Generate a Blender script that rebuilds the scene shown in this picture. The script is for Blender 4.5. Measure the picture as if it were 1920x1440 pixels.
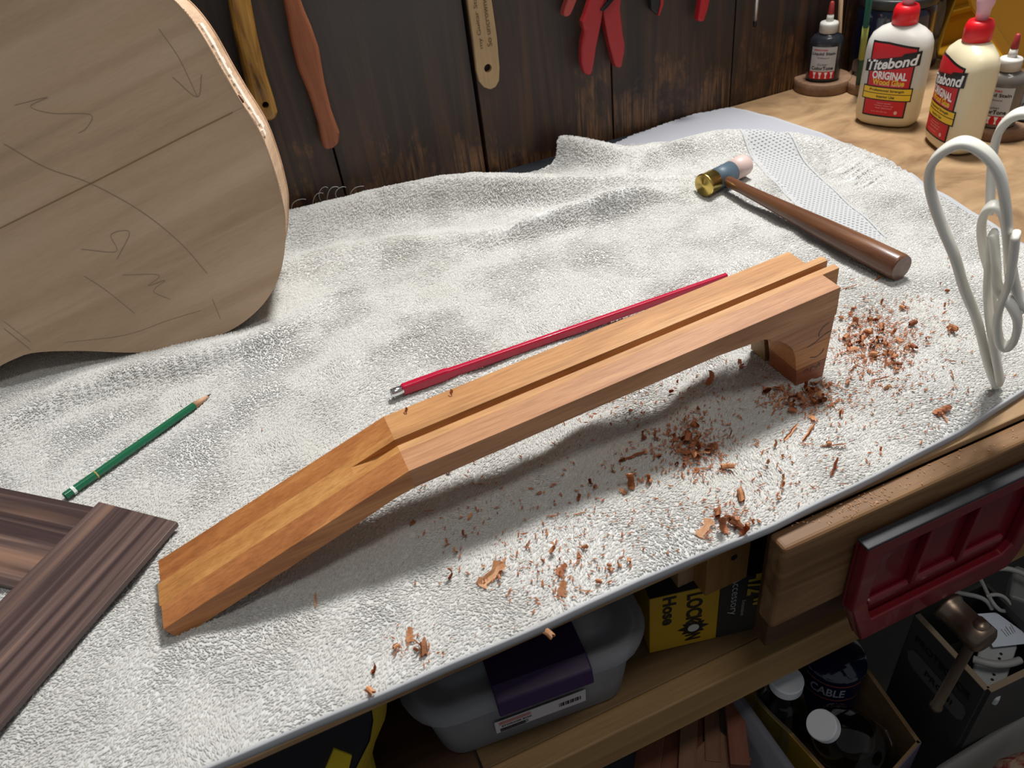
import bpy, bmesh, math, random
import numpy as np
from mathutils import Vector, Matrix, noise as mnoise

for o in list(bpy.data.objects): bpy.data.objects.remove(o)
SC = bpy.context.scene
COL = SC.collection
rnd = random.Random(7)
nrs = np.random.RandomState(11)

# ---------------------------------------------------------------- camera
FPX = 1445.0
_d = np.array([1219. - 960, 2499. - 720, FPX]); _down = _d / np.linalg.norm(_d)
_x = np.array([6500. - 960, -1260. - 720, FPX]); _x = _x - _down * _x.dot(_down); _x /= np.linalg.norm(_x)
_up = -_down
_y = np.cross(_up, _x)
RW = np.array([_x, _y, _up])
CAMP = np.array([0, 0, 0.5])
cam_data = bpy.data.cameras.new('camera'); cam = bpy.data.objects.new('camera', cam_data); COL.objects.link(cam)
Mw = Matrix.Identity(4)
for r in range(3):
    Mw[r][0] = RW[r, 0]; Mw[r][1] = -RW[r, 1]; Mw[r][2] = -RW[r, 2]; Mw[r][3] = CAMP[r]
cam.matrix_world = Mw
cam_data.sensor_width = 36; cam_data.lens = FPX / 1920 * 36; cam_data.clip_start = .01
cam_data.dof.use_dof = True; cam_data.dof.focus_distance = .78; cam_data.dof.aperture_fstop = 11
SC.camera = cam

def ray(px, py): return RW @ np.array([px - 960., py - 720., FPX])
def atz(px, py, z=0.):
    r = ray(px, py); return Vector(CAMP + r * ((z - CAMP[2]) / r[2]))
def aty(px, py, y):
    r = ray(px, py); return Vector(CAMP + r * ((y - CAMP[1]) / r[1]))

# ---------------------------------------------------------------- light
world = bpy.data.worlds.new('world'); SC.world = world; world.use_nodes = True
bg = world.node_tree.nodes['Background']; bg.inputs[0].default_value = (.92, .95, 1.0, 1); bg.inputs[1].default_value = .18
def area(name, loc, target, size, sizey, power, color):
    l = bpy.data.lights.new(name, 'AREA'); l.shape = 'RECTANGLE'; l.size = size; l.size_y = sizey; l.energy = power; l.color = color
    o = bpy.data.objects.new(name, l); COL.objects.link(o); o.location = loc
    o.rotation_euler = (Vector(target) - Vector(loc)).to_track_quat('-Z', 'Y').to_euler(); return o
area('bench_lamp', (.95, 1.12, 1.9), (.35, .6, 0), .42, .24, 62, (1.0, .98, .95))
area('overhead_fill', (.35, -.22, 2.1), (.35, .1, 0), .9, .25, 9, (1, .95, .88))  # unseen area light added above and in front as soft fill
vs = SC.view_settings; vs.view_transform = 'Standard'; vs.look = 'None'; vs.gamma = 1; vs.use_curve_mapping = False; vs.exposure = 0.0

# ---------------------------------------------------------------- materials
def nmat(name):
    m = bpy.data.materials.new(name); m.use_nodes = True
    nt = m.node_tree; b = nt.nodes['Principled BSDF']; return m, nt, b
def plain(name, c, rough=.5, metal=0, trans=0, coat=0, alpha=1, ior=1.45, sss=0):
    m, nt, b = nmat(name)
    b.inputs['Base Color'].default_value = (*c, 1); b.inputs['Roughness'].default_value = rough; b.inputs['Metallic'].default_value = metal
    b.inputs['Transmission Weight'].default_value = trans; b.inputs['Coat Weight'].default_value = coat; b.inputs['Alpha'].default_value = alpha
    b.inputs['IOR'].default_value = ior; b.inputs['Subsurface Weight'].default_value = sss
    if sss: b.inputs['Subsurface Radius'].default_value = (.01, .008, .006)
    # slight mottling so nothing is dead flat
    n = nt.nodes.new('ShaderNodeTexNoise'); n.inputs['Scale'].default_value = 60; n.inputs['Detail'].default_value = 4
    tc = nt.nodes.new('ShaderNodeTexCoord'); nt.links.new(tc.outputs['Object'], n.inputs['Vector'])
    mr = nt.nodes.new('ShaderNodeMapRange'); mr.inputs['To Min'].default_value = max(0, rough - .06); mr.inputs['To Max'].default_value = min(1, rough + .1)
    nt.links.new(n.outputs[0], mr.inputs[0]); nt.links.new(mr.outputs[0], b.inputs['Roughness'])
    return m
def ramp(nt, fac, stops):
    r = nt.nodes.new('ShaderNodeValToRGB'); e = r.color_ramp.elements
    e[0].position, e[0].color = stops[0][0], (*stops[0][1], 1); e[1].position, e[1].color = stops[-1][0], (*stops[-1][1], 1)
    for p, c in stops[1:-1]:
        k = e.new(p); k.color = (*c, 1)
    nt.links.new(fac, r.inputs[0]); return r.outputs[0]
def noise_node(nt, vec, scale, detail=5, dist=0., rough=.55):
    n = nt.nodes.new('ShaderNodeTexNoise'); n.inputs['Scale'].default_value = scale; n.inputs['Detail'].default_value = detail
    n.inputs['Distortion'].default_value = dist; n.inputs['Roughness'].default_value = rough
    nt.links.new(vec, n.inputs['Vector']); return n.outputs[0]
def mapping(nt, sc, loc=(0, 0, 0), rot=(0, 0, 0)):
    tc = nt.nodes.new('ShaderNodeTexCoord'); mp = nt.nodes.new('ShaderNodeMapping')
    mp.inputs['Scale'].default_value = sc; mp.inputs['Location'].default_value = loc; mp.inputs['Rotation'].default_value = rot
    nt.links.new(tc.outputs['Object'], mp.inputs[0]); return mp.outputs[0]
def mixc(nt, fac, a, b, mode='MIX'):
    m = nt.nodes.new('ShaderNodeMix'); m.data_type = 'RGBA'; m.blend_type = mode
    for sock, v in ((m.inputs[0], fac), (m.inputs[6], a), (m.inputs[7], b)):
        if isinstance(v, tuple): sock.default_value = (*v, 1)
        elif isinstance(v, (int, float)): sock.default_value = v
        else: nt.links.new(v, sock)
    return m.outputs[2]
def bump(nt, b, h, strength, dist=.001):
    bp = nt.nodes.new('ShaderNodeBump'); bp.inputs['Strength'].default_value = strength; bp.inputs['Distance'].default_value = dist
    nt.links.new(h, bp.inputs['Height']); nt.links.new(bp.outputs[0], b.inputs['Normal'])
def wood(name, stops, axis=0, long=1.2, across=26, fine=160, rough=.5, bs=.25, loc=(0, 0, 0), fleck=.35, coat=0, rot=(0, 0, 0)):
    """grain runs along `axis` of the object"""
    m, nt, b = nmat(name)
    s1 = [across] * 3; s1[axis] = long
    s2 = [fine * 3] * 3; s2[axis] = fine * .16
    v1 = mapping(nt, s1, loc, rot); v2 = mapping(nt, s2, loc, rot)
    n1 = noise_node(nt, v1, 1, 6, 1.0); n2 = noise_node(nt, v2, 1, 3, .3, .7)
    c = ramp(nt, n1, stops)
    dk = ramp(nt, n2, [(.32, (.62, .55, .5)), (.6, (1.06, 1.04, 1.0))])
    c = mixc(nt, fleck, c, mixc(nt, 1.0, c, dk, 'MULTIPLY'))
    nt.links.new(c, b.inputs['Base Color']); b.inputs['Roughness'].default_value = rough; b.inputs['Coat Weight'].default_value = coat
    b.inputs['Specular IOR Level'].default_value = .35
    bump(nt, b, n2, bs, .0006)
    return m

# ---------------------------------------------------------------- object helpers
def tag(o, label=None, cat=None, group=None, kind=None):
    if label: o['label'] = label
    if cat: o['category'] = cat
    if group: o['group'] = group
    if kind: o['kind'] = kind
    return o
def empty(name, loc=(0, 0, 0), label=None, cat=None, group=None, kind=None, rot=None):
    o = bpy.data.objects.new(name, None); COL.objects.link(o); o.location = loc; o.empty_display_size = .02
    if rot is not None: o.rotation_euler = rot
    return tag(o, label, cat, group, kind)
def emptym(name, M, label=None, cat=None, group=None):
    o = empty(name, (0, 0, 0), label, cat, group); o.matrix_world = M; return o
def link(name, me, mat, parent=None, smooth=False):
    o = bpy.data.objects.new(name, me); COL.objects.link(o)
    if mat is not None and not me.materials: me.materials.append(mat)
    if parent is not None: o.parent = parent
    if smooth:
        for p in me.polygons: p.use_smooth = True
    return o
def from_bm(name, bm, mat, parent=None, smooth=False, bevel=0, seg=2):
    bmesh.ops.recalc_face_normals(bm, faces=bm.faces)
    me = bpy.data.meshes.new(name); bm.to_mesh(me); bm.free()
    o = link(name, me, mat, parent, smooth)
    if bevel:
        md = o.modifiers.new('bevel', 'BEVEL'); md.width = bevel; md.segments = seg; md.limit_method = 'ANGLE'; md.angle_limit = math.radians(35)
        md.harden_normals = False
    return o
def box(bm, c, s, M=None):
    r = bmesh.ops.create_cube(bm, size=1)
    T = Matrix.Translation(Vector(c)) @ Matrix.Diagonal((s[0], s[1], s[2], 1))
    if M is not None: T = M @ T
    bmesh.ops.transform(bm, matrix=T, verts=r['verts']); return r['verts']
def box2(bm, lo, hi, M=None):
    return box(bm, [(a + b) / 2 for a, b in zip(lo, hi)], [b - a for a, b in zip(lo, hi)], M)
def mkbox(name, lo, hi, mat, parent=None, bevel=.001):
    bm = bmesh.new(); box2(bm, lo, hi); return from_bm(name, bm, mat, parent, bevel=bevel)
def prism(bm, pts3, vec):
    """closed polygon of 3-D points swept by vec"""
    a = [bm.verts.new(p) for p in pts3]; b = [bm.verts.new(Vector(p) + Vector(vec)) for p in pts3]
    bm.faces.new(a); bm.faces.new(b[::-1])
    n = len(a)
    for i in range(n): bm.faces.new((a[i], a[(i + 1) % n], b[(i + 1) % n], b[i]))
def lathe(bm, prof, n=32, M=None, sx=1, sy=1, cap0=True, cap1=True):
    rings = []
    for r, z in prof:
        ring = []
        for i in range(n):
            a = 2 * math.pi * i / n
            p = Vector((r * math.cos(a) * sx, r * math.sin(a) * sy, z))
            ring.append(bm.verts.new(M @ p if M is not None else p))
        rings.append(ring)
    for a, b in zip(rings, rings[1:]):
        for i in range(n): bm.faces.new((a[i], a[(i + 1) % n], b[(i + 1) % n], b[i]))
    if cap0: bm.faces.new(rings[0][::-1])
    if cap1: bm.faces.new(rings[-1])
def zto(p0, p1, up=None):
    """matrix with Z along p0->p1, origin p0"""
    d = (Vector(p1) - Vector(p0)).normalized(); q = d.to_track_quat('Z', 'Y'); return Matrix.Translation(Vector(p0)) @ q.to_matrix().to_4x4()
def tube(name, pts, r, mat, parent=None, res=8, flat=1.0, cyclic=False):
    cu = bpy.data.curves.new(name, 'CURVE'); cu.dimensions = '3D'; cu.bevel_depth = r; cu.bevel_resolution = 3; cu.resolution_u = res; cu.use_fill_caps = True
    sp = cu.splines.new('NURBS'); sp.points.add(len(pts) - 1); sp.use_endpoint_u = True; sp.order_u = 4; sp.use_cyclic_u = cyclic
    for q, p in zip(sp.points, pts): q.co = (*p, 1)
    ob = bpy.data.objects.new(name, cu); COL.objects.link(ob)
    dg = bpy.context.evaluated_depsgraph_get(); me = bpy.data.meshes.new_from_object(ob.evaluated_get(dg)); me.name = name
    bpy.data.objects.remove(ob); me.materials.clear()
    return link(name, me, mat, parent, True)
def sweep(bm, pts, sect, normals=None):
    """sweep a 2-D section along a polyline; section axes = (side, up)"""
    rings = []
    for i, p in enumerate(pts):
        p = Vector(p); t = (Vector(pts[min(i + 1, len(pts) - 1)]) - Vector(pts[max(i - 1, 0)])).normalized()
        u = Vector(normals[i]) if normals else Vector((0, 0, 1)); u = (u - t * u.dot(t)).normalized(); s = t.cross(u)
        rings.append([bm.verts.new(p + s * a + u * b) for a, b in sect])
    n = len(sect)
    for a, b in zip(rings, rings[1:]):
        for i in range(n): bm.faces.new((a[i], a[(i + 1) % n], b[(i + 1) % n], b[i]))
    bm.faces.new(rings[0][::-1]); bm.faces.new(rings[-1])
def catmull(P, n=12):
    P = [Vector(p) for p in P]; Q = [P[0] * 2 - P[1]] + P + [P[-1] * 2 - P[-2]]; out = []
    for i in range(1, len(Q) - 2):
        for k in range(n):
            t = k / n; a, b, c, d = Q[i - 1:i + 3]
            out.append(.5 * ((2 * b) + (c - a) * t + (2 * a - 5 * b + 4 * c - d) * t * t + (3 * b - a - 3 * c + d) * t ** 3))
    return out + [P[-1]]
def text_mesh(s, size, bold=0, shear=0, width=1.0, align='LEFT', ext=0, space=1.0):
    cu = bpy.data.curves.new('t', 'FONT'); cu.body = s; cu.size = size; cu.offset = bold; cu.shear = shear; cu.align_x = align; cu.extrude = ext
    cu.space_character = space; cu.resolution_u = 3
    ob = bpy.data.objects.new('t', cu); COL.objects.link(ob)
    dg = bpy.context.evaluated_depsgraph_get(); me = bpy.data.meshes.new_from_object(ob.evaluated_get(dg)); bpy.data.objects.remove(ob)
    me.materials.clear()
    bm = bmesh.new(); bm.from_mesh(me); bpy.data.meshes.remove(me)
    if width != 1.0:
        for v in bm.verts: v.co.x *= width
    return bm
def text_fit(s, w, h, bold=0, shear=0, align='CENTER', ext=0):
    """text scaled into w x h, centred on origin"""
    bm = text_mesh(s, 1, bold, shear, ext=ext)
    xs = [v.co.x for v in bm.verts]; ys = [v.co.y for v in bm.verts]
    x0, x1, y0, y1 = min(xs), max(xs), min(ys), max(ys)
    for v in bm.verts:
        v.co.x = ((v.co.x - x0) / (x1 - x0) - .5) * w; v.co.y = ((v.co.y - y0) / (y1 - y0) - .5) * h
    return bm
def join_bm(dst, src, f):
    mp = {}
    for v in src.verts: mp[v] = dst.verts.new(f(v.co))
    for fc in src.faces:
        try: dst.faces.new([mp[v] for v in fc.verts])
        except ValueError: pass
    src.free()
def stroke(bm, pts, w, f):
    """thin pencil/marker line; pts 2-D, f maps (u,v)->3-D"""
    P = catmull([(p[0], p[1], 0) for p in pts], 6); L = []
    for i, p in enumerate(P):
        t = (P[min(i + 1, len(P) - 1)] - P[max(i - 1, 0)]); t = t.normalized() if t.length > 1e-9 else Vector((1, 0, 0)); n = Vector((-t.y, t.x, 0)) * w / 2
        L.append((bm.verts.new(f(p + n)), bm.verts.new(f(p - n))))
    for a, b in zip(L, L[1:]): bm.faces.new((a[0], b[0], b[1], a[1]))

# ================================================================ SETTING
M_floor = plain('floor_paint', (.05, .045, .04), .8)
o = mkbox('floor', (-2.5, -1.5, -.92), (3, 1.3, -.88), M_floor, None, 0); tag(o, kind='structure')

# wall of dark stained planks --------------------------------------------
def plank_mat(i):
    m, nt, b = nmat('stained_plank')
    v = mapping(nt, (34, 34, 1.6), (i * 3.7, 0, i * 1.3)); n1 = noise_node(nt, v, 1, 6, 1.2, .6)
    v2 = mapping(nt, (230, 230, 9), (i, 0, i)); n2 = noise_node(nt, v2, 1, 4, .4, .6)
    v3 = mapping(nt, (11, 11, 7), (i * 5.1, 2, i)); n3 = noise_node(nt, v3, 1, 5, .3, .75)
    v4 = mapping(nt, (60, 60, 16), (i * 2.1, 2, i)); n4 = noise_node(nt, v4, 1, 5, .3, .75)
    base = ramp(nt, n1, [(.30, (.008, .005, .004)), (.47, (.026, .012, .007)), (.62, (.060, .026, .012)), (.8, (.10, .045, .020))])
    tc = nt.nodes.new('ShaderNodeTexCoord'); sep = nt.nodes.new('ShaderNodeSeparateXYZ'); nt.links.new(tc.outputs['Object'], sep.inputs[0])
    low = nt.nodes.new('ShaderNodeMapRange'); low.inputs['From Min'].default_value = .17; low.inputs['From Max'].default_value = 0.0; low.inputs['To Min'].default_value = -.14; low.inputs['To Max'].default_value = .13
    nt.links.new(sep.outputs[2], low.inputs[0])
    ad = nt.nodes.new('ShaderNodeMath'); ad.operation = 'ADD'; nt.links.new(n3, ad.inputs[0]); nt.links.new(low.outputs[0], ad.inputs[1])
    wear = ramp(nt, ad.outputs[0], [(.53, (0, 0, 0)), (.69, (1, 1, 1))])
    gr = ramp(nt, n2, [(.42, (0, 0, 0)), (.56, (1, 1, 1))])
    fac = mixc(nt, 1.0, wear, gr, 'MULTIPLY')
    bw = nt.nodes.new('ShaderNodeRGBToBW'); nt.links.new(fac, bw.inputs[0])
    c = mixc(nt, bw.outputs[0], base, ramp(nt, n1, [(.3, (.12, .05, .018)), (.7, (.27, .13, .045))]))
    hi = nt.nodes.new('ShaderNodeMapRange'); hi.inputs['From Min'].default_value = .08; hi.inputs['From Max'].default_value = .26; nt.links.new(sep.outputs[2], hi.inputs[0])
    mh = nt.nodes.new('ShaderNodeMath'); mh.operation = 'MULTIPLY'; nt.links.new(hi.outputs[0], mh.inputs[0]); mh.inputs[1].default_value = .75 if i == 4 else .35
    c = mixc(nt, mh.outputs[0], c, (.062, .056, .056))  # grey reflected sheen of the upper planks, mixed into their colour
    # small scuffs, scratches
    sc = ramp(nt, n4, [(.70, (0, 0, 0)), (.76, (1, 1, 1))]); bw2 = nt.nodes.new('ShaderNodeRGBToBW'); nt.links.new(sc, bw2.inputs[0])
    c = mixc(nt, bw2.outputs[0], c, (.24, .12, .05))
    nt.links.new(c, b.inputs['Base Color']); b.inputs['Roughness'].default_value = .52; b.inputs['Specular IOR Level'].default_value = .5
    bump(nt, b, n2, .5, .0008); return m
wall = empty('wall_back', (0, 1.09, 0), kind='structure')
WX = [-.754, -.531, -.308, -.085, .138, .361, .584, .808, 1.031, 1.254, 1.477, 1.70]
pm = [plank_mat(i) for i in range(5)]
for i in range(len(WX) - 1):
    g = .0030 if abs(WX[i + 1] - .361) < .01 else .0012
    g0 = .0030 if abs(WX[i] - .361) < .01 else .0012
    bm = bmesh.new(); box2(bm, (WX[i] + g0, 0, -.05), (WX[i + 1] - g, .022, .75))
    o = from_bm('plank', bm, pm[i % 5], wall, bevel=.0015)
o = mkbox('backing', (-.78, .022, -.3), (1.75, .034, .75), plain('gap_black', (.006, .005, .005), .9), wall, 0)

# workbench --------------------------------------------------------------
M_bench = wood('bench_board', [(.3, (.17, .095, .045)), (.45, (.29, .18, .09)), (.6, (.37, .24, .125)), (.75, (.43, .29, .16))], 0, 9, 15, 40, .6, .1, fleck=.25)
M_benchD = wood('bench_frame_wood', [(.3, (.05, .022, .010)), (.55, (.085, .04, .018)), (.75, (.13, .065, .03))], 0, 1.5, 24, 120, .6, .2)
M_pine = wood('pine', [(.3, (.21, .12, .045)), (.5, (.29, .175, .07)), (.7, (.36, .225, .095))], 0, 1.5, 24, 120, .6, .2)
M_shelf = wood('shelf_board', [(.3, (.10, .06, .025)), (.5, (.15, .09, .038)), (.7, (.20, .125, .055))], 0, 2, 14, 90, .65, .2)
bench = empty('workbench', (0, .7, -.88), 'long wooden workbench with lower shelf, mostly hidden by the towel', 'workbench')
def bpart(n, lo, hi, m, bev=.0015):
    o = mkbox(n, [a - b for a, b in zip(lo, (0, .7, -.88))], [a - b for a, b in zip(hi, (0, .7, -.88))], m, bench, bev); return o
bpart('benchtop', (-.75, .316, -.0075), (1.72, 1.088, 0), M_bench)
bpart('apron', (.318, .319, -.19), (1.6, .338, -.0075), M_benchD)
bpart('rear_rail', (-.75, 1.05, -.12), (1.7, 1.085, -.0075), M_benchD)
bpart('shelf', (.03, .352, -.253), (1.6, .98, -.236), M_shelf)
bpart('shelf', (-.75, .352, -.253), (.028, .98, -.236), M_benchD)
bpart('shelf_rail', (-.75, .328, -.293), (1.6, .352, -.235), M_pine, .002)
bpart('leg', (-.74, .36, -.88), (-.66, .44, -.0075), M_benchD); bpart('leg', (1.5, .36, -.88), (1.58, .44, -.0075), M_benchD)
bpart('leg', (-.74, .96, -.88), (-.66, 1.04, -.0075), M_benchD); bpart('leg', (1.5, .96, -.88), (1.58, 1.04, -.0075), M_benchD)

# ================================================================ TOWEL
RIDGES = [  # (points (x,y,height,width_back,width_front))
    [(-.35, 1.02, .020, .05, .06), (-.1, 1.075, .034, .04, .06), (.05, 1.066, .036, .03, .050), (.14, 1.050, .038, .045, .036), (.21, 1.035, .040, .055, .030), (.28, 1.012, .040, .06, .027), (.33, .988, .036, .055, .027), (.385, .956, .030, .045, .026), (.45, .925, .022, .03, .026), (.52, .895, .016, .03, .022), (.58, .87, .010, .03, .02)],
    [(.24, .872, .002, .03, .02), (.30, .868, .013, .035, .014), (.36, .862, .022, .035, .015), (.42, .858, .024, .035, .016), (.48, .858, .022, .035, .016), (.54, .845, .012, .03, .018), (.58, .83, .002, .03, .02)],
    [(0, .98, .010, .04, .03), (.10, .955, .011, .04, .03), (.18, .925, .012, .04, .028), (.24, .90, .010, .035, .025), (.29, .88, .004, .03, .02)],
    [(-.42, .72, .013, .05, .022), (-.32, .785, .014, .05, .022), (-.25, .81, .015, .05, .02), (-.15, .808, .014, .05, .018), (-.06, .80, .012, .045, .018), (.01, .82, .008, .04, .018), (.05, .86, .003, .04, .02)],
    [(.50, .93, .006, .03, .03), (.56, .95, .018, .03, .03), (.62, .955, .022, .03, .035), (.70, .94, .022, .03, .04), (.76, .89, .018, .03, .04), (.80, .82, .012, .03, .04), (.80, .72, .008, .03, .04)],
    [(.468, 1.075, .034, .03, .022), (.49, 1.045, .036, .028, .022), (.53, 1.0, .026, .03, .03), (.57, .96, .014, .03, .03)],
    [(-.15, .70, .0, .03, .03), (-.1, .70, .003, .03, .03), (.0, .70, .005, .03, .02), (.1, .72, .003, .03, .02)],
    [(.29, .42, .004, .03, .02), (.335, .465, .014, .03, .022), (.385, .50, .012, .03, .02)],
    [(.18, .46, .004, .02, .02), (.22, .478, .011, .022, .018), (.26, .485, .009, .02, .018)],
]
_R = []
for r in RIDGES:
    P = catmull([(a[0], a[1], a[2]) for a in r], 10); W = catmull([(a[3], a[4], 0) for a in r], 10)
    _R.append((np.array([tuple(p) for p in P]), np.array([(w.x, w.y) for w in W])))
GAIN = lambda y: np.interp(y, [.6, .75, .95, 1.03, 1.08], [1.0, 1.3, 1.2, 1.05, .95])
def fold(x, y):
    x = np.asarray(x, float); y = np.asarray(y, float); z = np.zeros_like(x)
    for P, W in _R:
        d2 = (x[..., None] - P[:, 0]) ** 2 + (y[..., None] - P[:, 1]) ** 2
        i = d2.argmin(-1); dy = y - P[i, 1]; w = np.where(dy > 0, W[i, 0], W[i, 1])
        z = np.maximum(z, 0) + P[i, 2] * GAIN(y) * np.exp(-d2.min(-1) / (w * w) * 1.5) * (1 - np.clip(z / .05, 0, .8))
    return z
def lowfreq(x, y):
    return (.0016 * np.sin(31 * x + 17 * y + 2 * np.sin(23 * y)) * np.sin(27 * y - 13 * x + 1.3) + .0009 * np.sin(71 * x - 33 * y + 2 * np.sin(41 * x)) + .0008 * np.sin(90 * y + 25 * x + 2 * np.sin(37 * x - 20 * y)))
T0 = .0058
def tz(x, y):
    return T0 + fold(x, y) + lowfreq(np.asarray(x, float), np.asarray(y, float)) * np.clip((np.asarray(y) - .32) * 25, 0, 1) * np.interp(y, [.7, .85], [1, .45])
def tzs(x, y): return float(tz(np.array([x]), np.array([y]))[0])
yf = lambda x: np.interp(x, [-.75, -.142, 0, .1, .181, .298, .415, .502, .592, .70, .85], [.318, .319, .3165, .315, .3165, .313, .3175, .323, .336, .358, .375])
yb = lambda x: np.interp(x, [-.8, .34, .365, .40, .43, .462, .475, .50, .53, .57, .60, .68, .74, .80, .9], [1.082, 1.082, 1.056, 1.050, 1.044, 1.050, 1.066, 1.068, 1.046, 1.062, 1.07, 1.080, 1.084, 1.075, 1.07])
xr = lambda v: np.interp(v, [0, .15, .25, .35, .55, .75, .88, 1.0], [.79, .80, .803, .816, .834, .838, .822, .800])
NU, NV = 560, 330
U, V = np.meshgrid(np.linspace(0, 1, NU), np.linspace(0, 1, NV))
X = -.70 + (xr(V) + .70) * U
Y = yf(X) + (yb(X) - yf(X)) * V + np.where(V > .995, 1, 0) * .0022 * np.sin(X * 900) * np.sin(X * 377)
Z = tz(X, Y)
edge = np.clip((Y - yf(X)) / .006, 0, 1); Z = Z - (1 - np.sqrt(1 - (1 - edge) ** 2)) * .0035
edge2 = np.clip((xr(V) - X) / .006, 0, 1); Z = Z - (1 - edge2) * .003
me = bpy.data.meshes.new('towel')
nv = NU * NV; co = np.stack([X.ravel(), Y.ravel(), Z.ravel()], 1)
co2 = co.copy(); co2[:, 2] = np.maximum(co[:, 2] - .0035, .0004)   # underside
idx = np.arange(nv).reshape(NV, NU)
q = np.stack([idx[:-1, :-1], idx[:-1, 1:], idx[1:, 1:], idx[1:, :-1]], -1).reshape(-1, 4)
rim = list(idx[0, :]) + list(idx[1:, -1]) + list(idx[-1, -2::-1]) + list(idx[-2:0:-1, 0])
step = 1
rq = [(rim[i], rim[i] + nv, rim[(i + 1) % len(rim)] + nv, rim[(i + 1) % len(rim)]) for i in range(len(rim))]
# coarse underside is enough, keep only rim verts of it
faces = q.tolist(); used = {}
verts = co.tolist()
def uv_(i):
    if i not in used: used[i] = len(verts); verts.append(co2[i - nv].tolist())
    return used[i]
for a, b, c, d in rq: faces.append((a, uv_(b), uv_(c), d))
me.from_pydata(verts, [], faces); me.update()
M_towel, nt, b = nmat('towel_terry')
v = mapping(nt, (1, 1, 1)); n1 = noise_node(nt, v, 9, 5, .4, .6); n2 = noise_node(nt, v, 420, 4, 1.2, .7)
# dobby border: band of raised dots between two lines in towel coordinates
tc = nt.nodes.new('ShaderNodeTexCoord'); rot = nt.nodes.new('ShaderNodeMapping'); rot.vector_type = 'POINT'
ang = math.atan2(.62 - .93, .660 - .745)
rot.inputs['Rotation'].default_value = (0, 0, -ang); nt.links.new(tc.outputs['Object'], rot.inputs[0])
base_c = ramp(nt, n1, [(.32, (.53, .515, .475)), (.5, (.61, .61, .59)), (.68, (.68, .69, .69))])
nt.links.new(base_c, b.inputs['Base Color']); b.inputs['Roughness'].default_value = .95; b.inputs['Specular IOR Level'].default_value = .1
b.inputs['Sheen Weight'].default_value = .12
def band_uv(p):  # python twin of the rotation
    c, s = math.cos(-ang), math.sin(-ang); return (c * p[0] - s * p[1], s * p[0] + c * p[1])
bump(nt, b, n2, .6, .0012)
towel = link('towel', me, M_towel, None, True)
tag(towel, 'big off-white terry towel spread over the workbench', 'towel')
# hem, a smooth rolled strip along the front and right edges
M_hem = plain('towel_hem', (.40, .41, .43), .95)
hx = np.linspace(-.70, .788, 160); pts = [(x, float(yf(x)) - .0006, T0 - .0022 + .0004 * math.sin(x * 60)) for x in hx]
bm = bmesh.new(); sweep(bm, pts, [(.0018 * math.cos(a), .0050 * math.sin(a)) for a in np.linspace(0, 2 * math.pi, 9)[:-1]])
o = from_bm('front_hem', bm, M_hem, towel, True); o['label'] = 'smooth grey woven hem along the front edge'
vv = np.linspace(0, 1, 120); pts = []
for t in vv:
    x = float(xr(t)); y = float(yf(x) + (yb(x) - yf(x)) * t); pts.append((x - .002, y, tzs(x, y) - .0008))
bm = bmesh.new(); sweep(bm, pts, [(.0045 * math.cos(a), .0014 * math.sin(a)) for a in np.linspace(0, 2 * math.pi, 9)[:-1]])
o = from_bm('side_hem', bm, M_hem, towel, True)

# terry pile: hundreds of thousands of tiny loops grown by geometry nodes on the cloth (stuff)
bx = np.array([.745, .93]); bd = np.array([math.cos(ang), math.sin(ang)]); bn = np.array([-bd[1], bd[0]])
ESX, ESY = [.56, .60, .65, .737, .79, .815, .85], [1.06, 1.03, .995, .958, .915, .87, .78]
def dens(x, y):
    s = (x - bx[0]) * bn[0] + (y - bx[1]) * bn[1]; l = (x - bx[0]) * bd[0] + (y - bx[1]) * bd[1]
    d = np.ones_like(x)
    d = np.where((np.abs(s) < .030) & (l < .33), .0, d)
    d = np.where((y > np.interp(x, ESX, ESY)) & (x > .56), .0, d)
    return d
gm = bpy.data.meshes.new('pile'); gst = 2
ii = idx[::gst, ::gst]; P = co.reshape(NV, NU, 3)[::gst, ::gst]
n2_, n1_ = P.shape[:2]; k = np.arange(n1_ * n2_).reshape(n2_, n1_)
gm.from_pydata(P.reshape(-1, 3).tolist(), [], np.stack([k[:-1, :-1], k[:-1, 1:], k[1:, 1:], k[1:, :-1]], -1).reshape(-1, 4).tolist())
at = gm.attributes.new('dens', 'FLOAT', 'POINT'); dd = dens(P[..., 0].ravel(), P[..., 1].ravel())
dd = dd * (P[..., 1].ravel() > yf(P[..., 0].ravel()) + .003) * (P[..., 0].ravel() > -.45)
at.data.foreach_set('value', dd.astype(np.float32))
pile = link('pile', gm, M_towel, towel, True); pile['kind'] = 'stuff'
ng = bpy.data.node_groups.new('grow_pile', 'GeometryNodeTree')
ng.interface.new_socket('Geometry', in_out='INPUT', socket_type='NodeSocketGeometry'); ng.interface.new_socket('Geometry', in_out='OUTPUT', socket_type='NodeSocketGeometry')
N = ng.nodes; L = ng.links
gi = N.new('NodeGroupInput'); go = N.new('NodeGroupOutput')
dp = N.new('GeometryNodeDistributePointsOnFaces'); na = N.new('GeometryNodeInputNamedAttribute'); na.data_type = 'FLOAT'; na.inputs['Name'].default_value = 'dens'
ml = N.new('ShaderNodeMath'); ml.operation = 'MULTIPLY'; ml.inputs[1].default_value = 340000.; L.new(na.outputs[0], ml.inputs[0])
L.new(gi.outputs[0], dp.inputs['Mesh']); L.new(ml.outputs[0], dp.inputs['Density'])
ico = N.new('GeometryNodeMeshIcoSphere'); ico.inputs['Radius'].default_value = 1; ico.inputs['Subdivisions'].default_value = 1
ss = N.new('GeometryNodeSetShadeSmooth'); L.new(ico.outputs[0], ss.inputs[0])
tr = N.new('GeometryNodeTransform'); tr.inputs['Scale'].default_value = (.0027, .00068, .00078); L.new(ss.outputs[0], tr.inputs['Geometry'])
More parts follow.
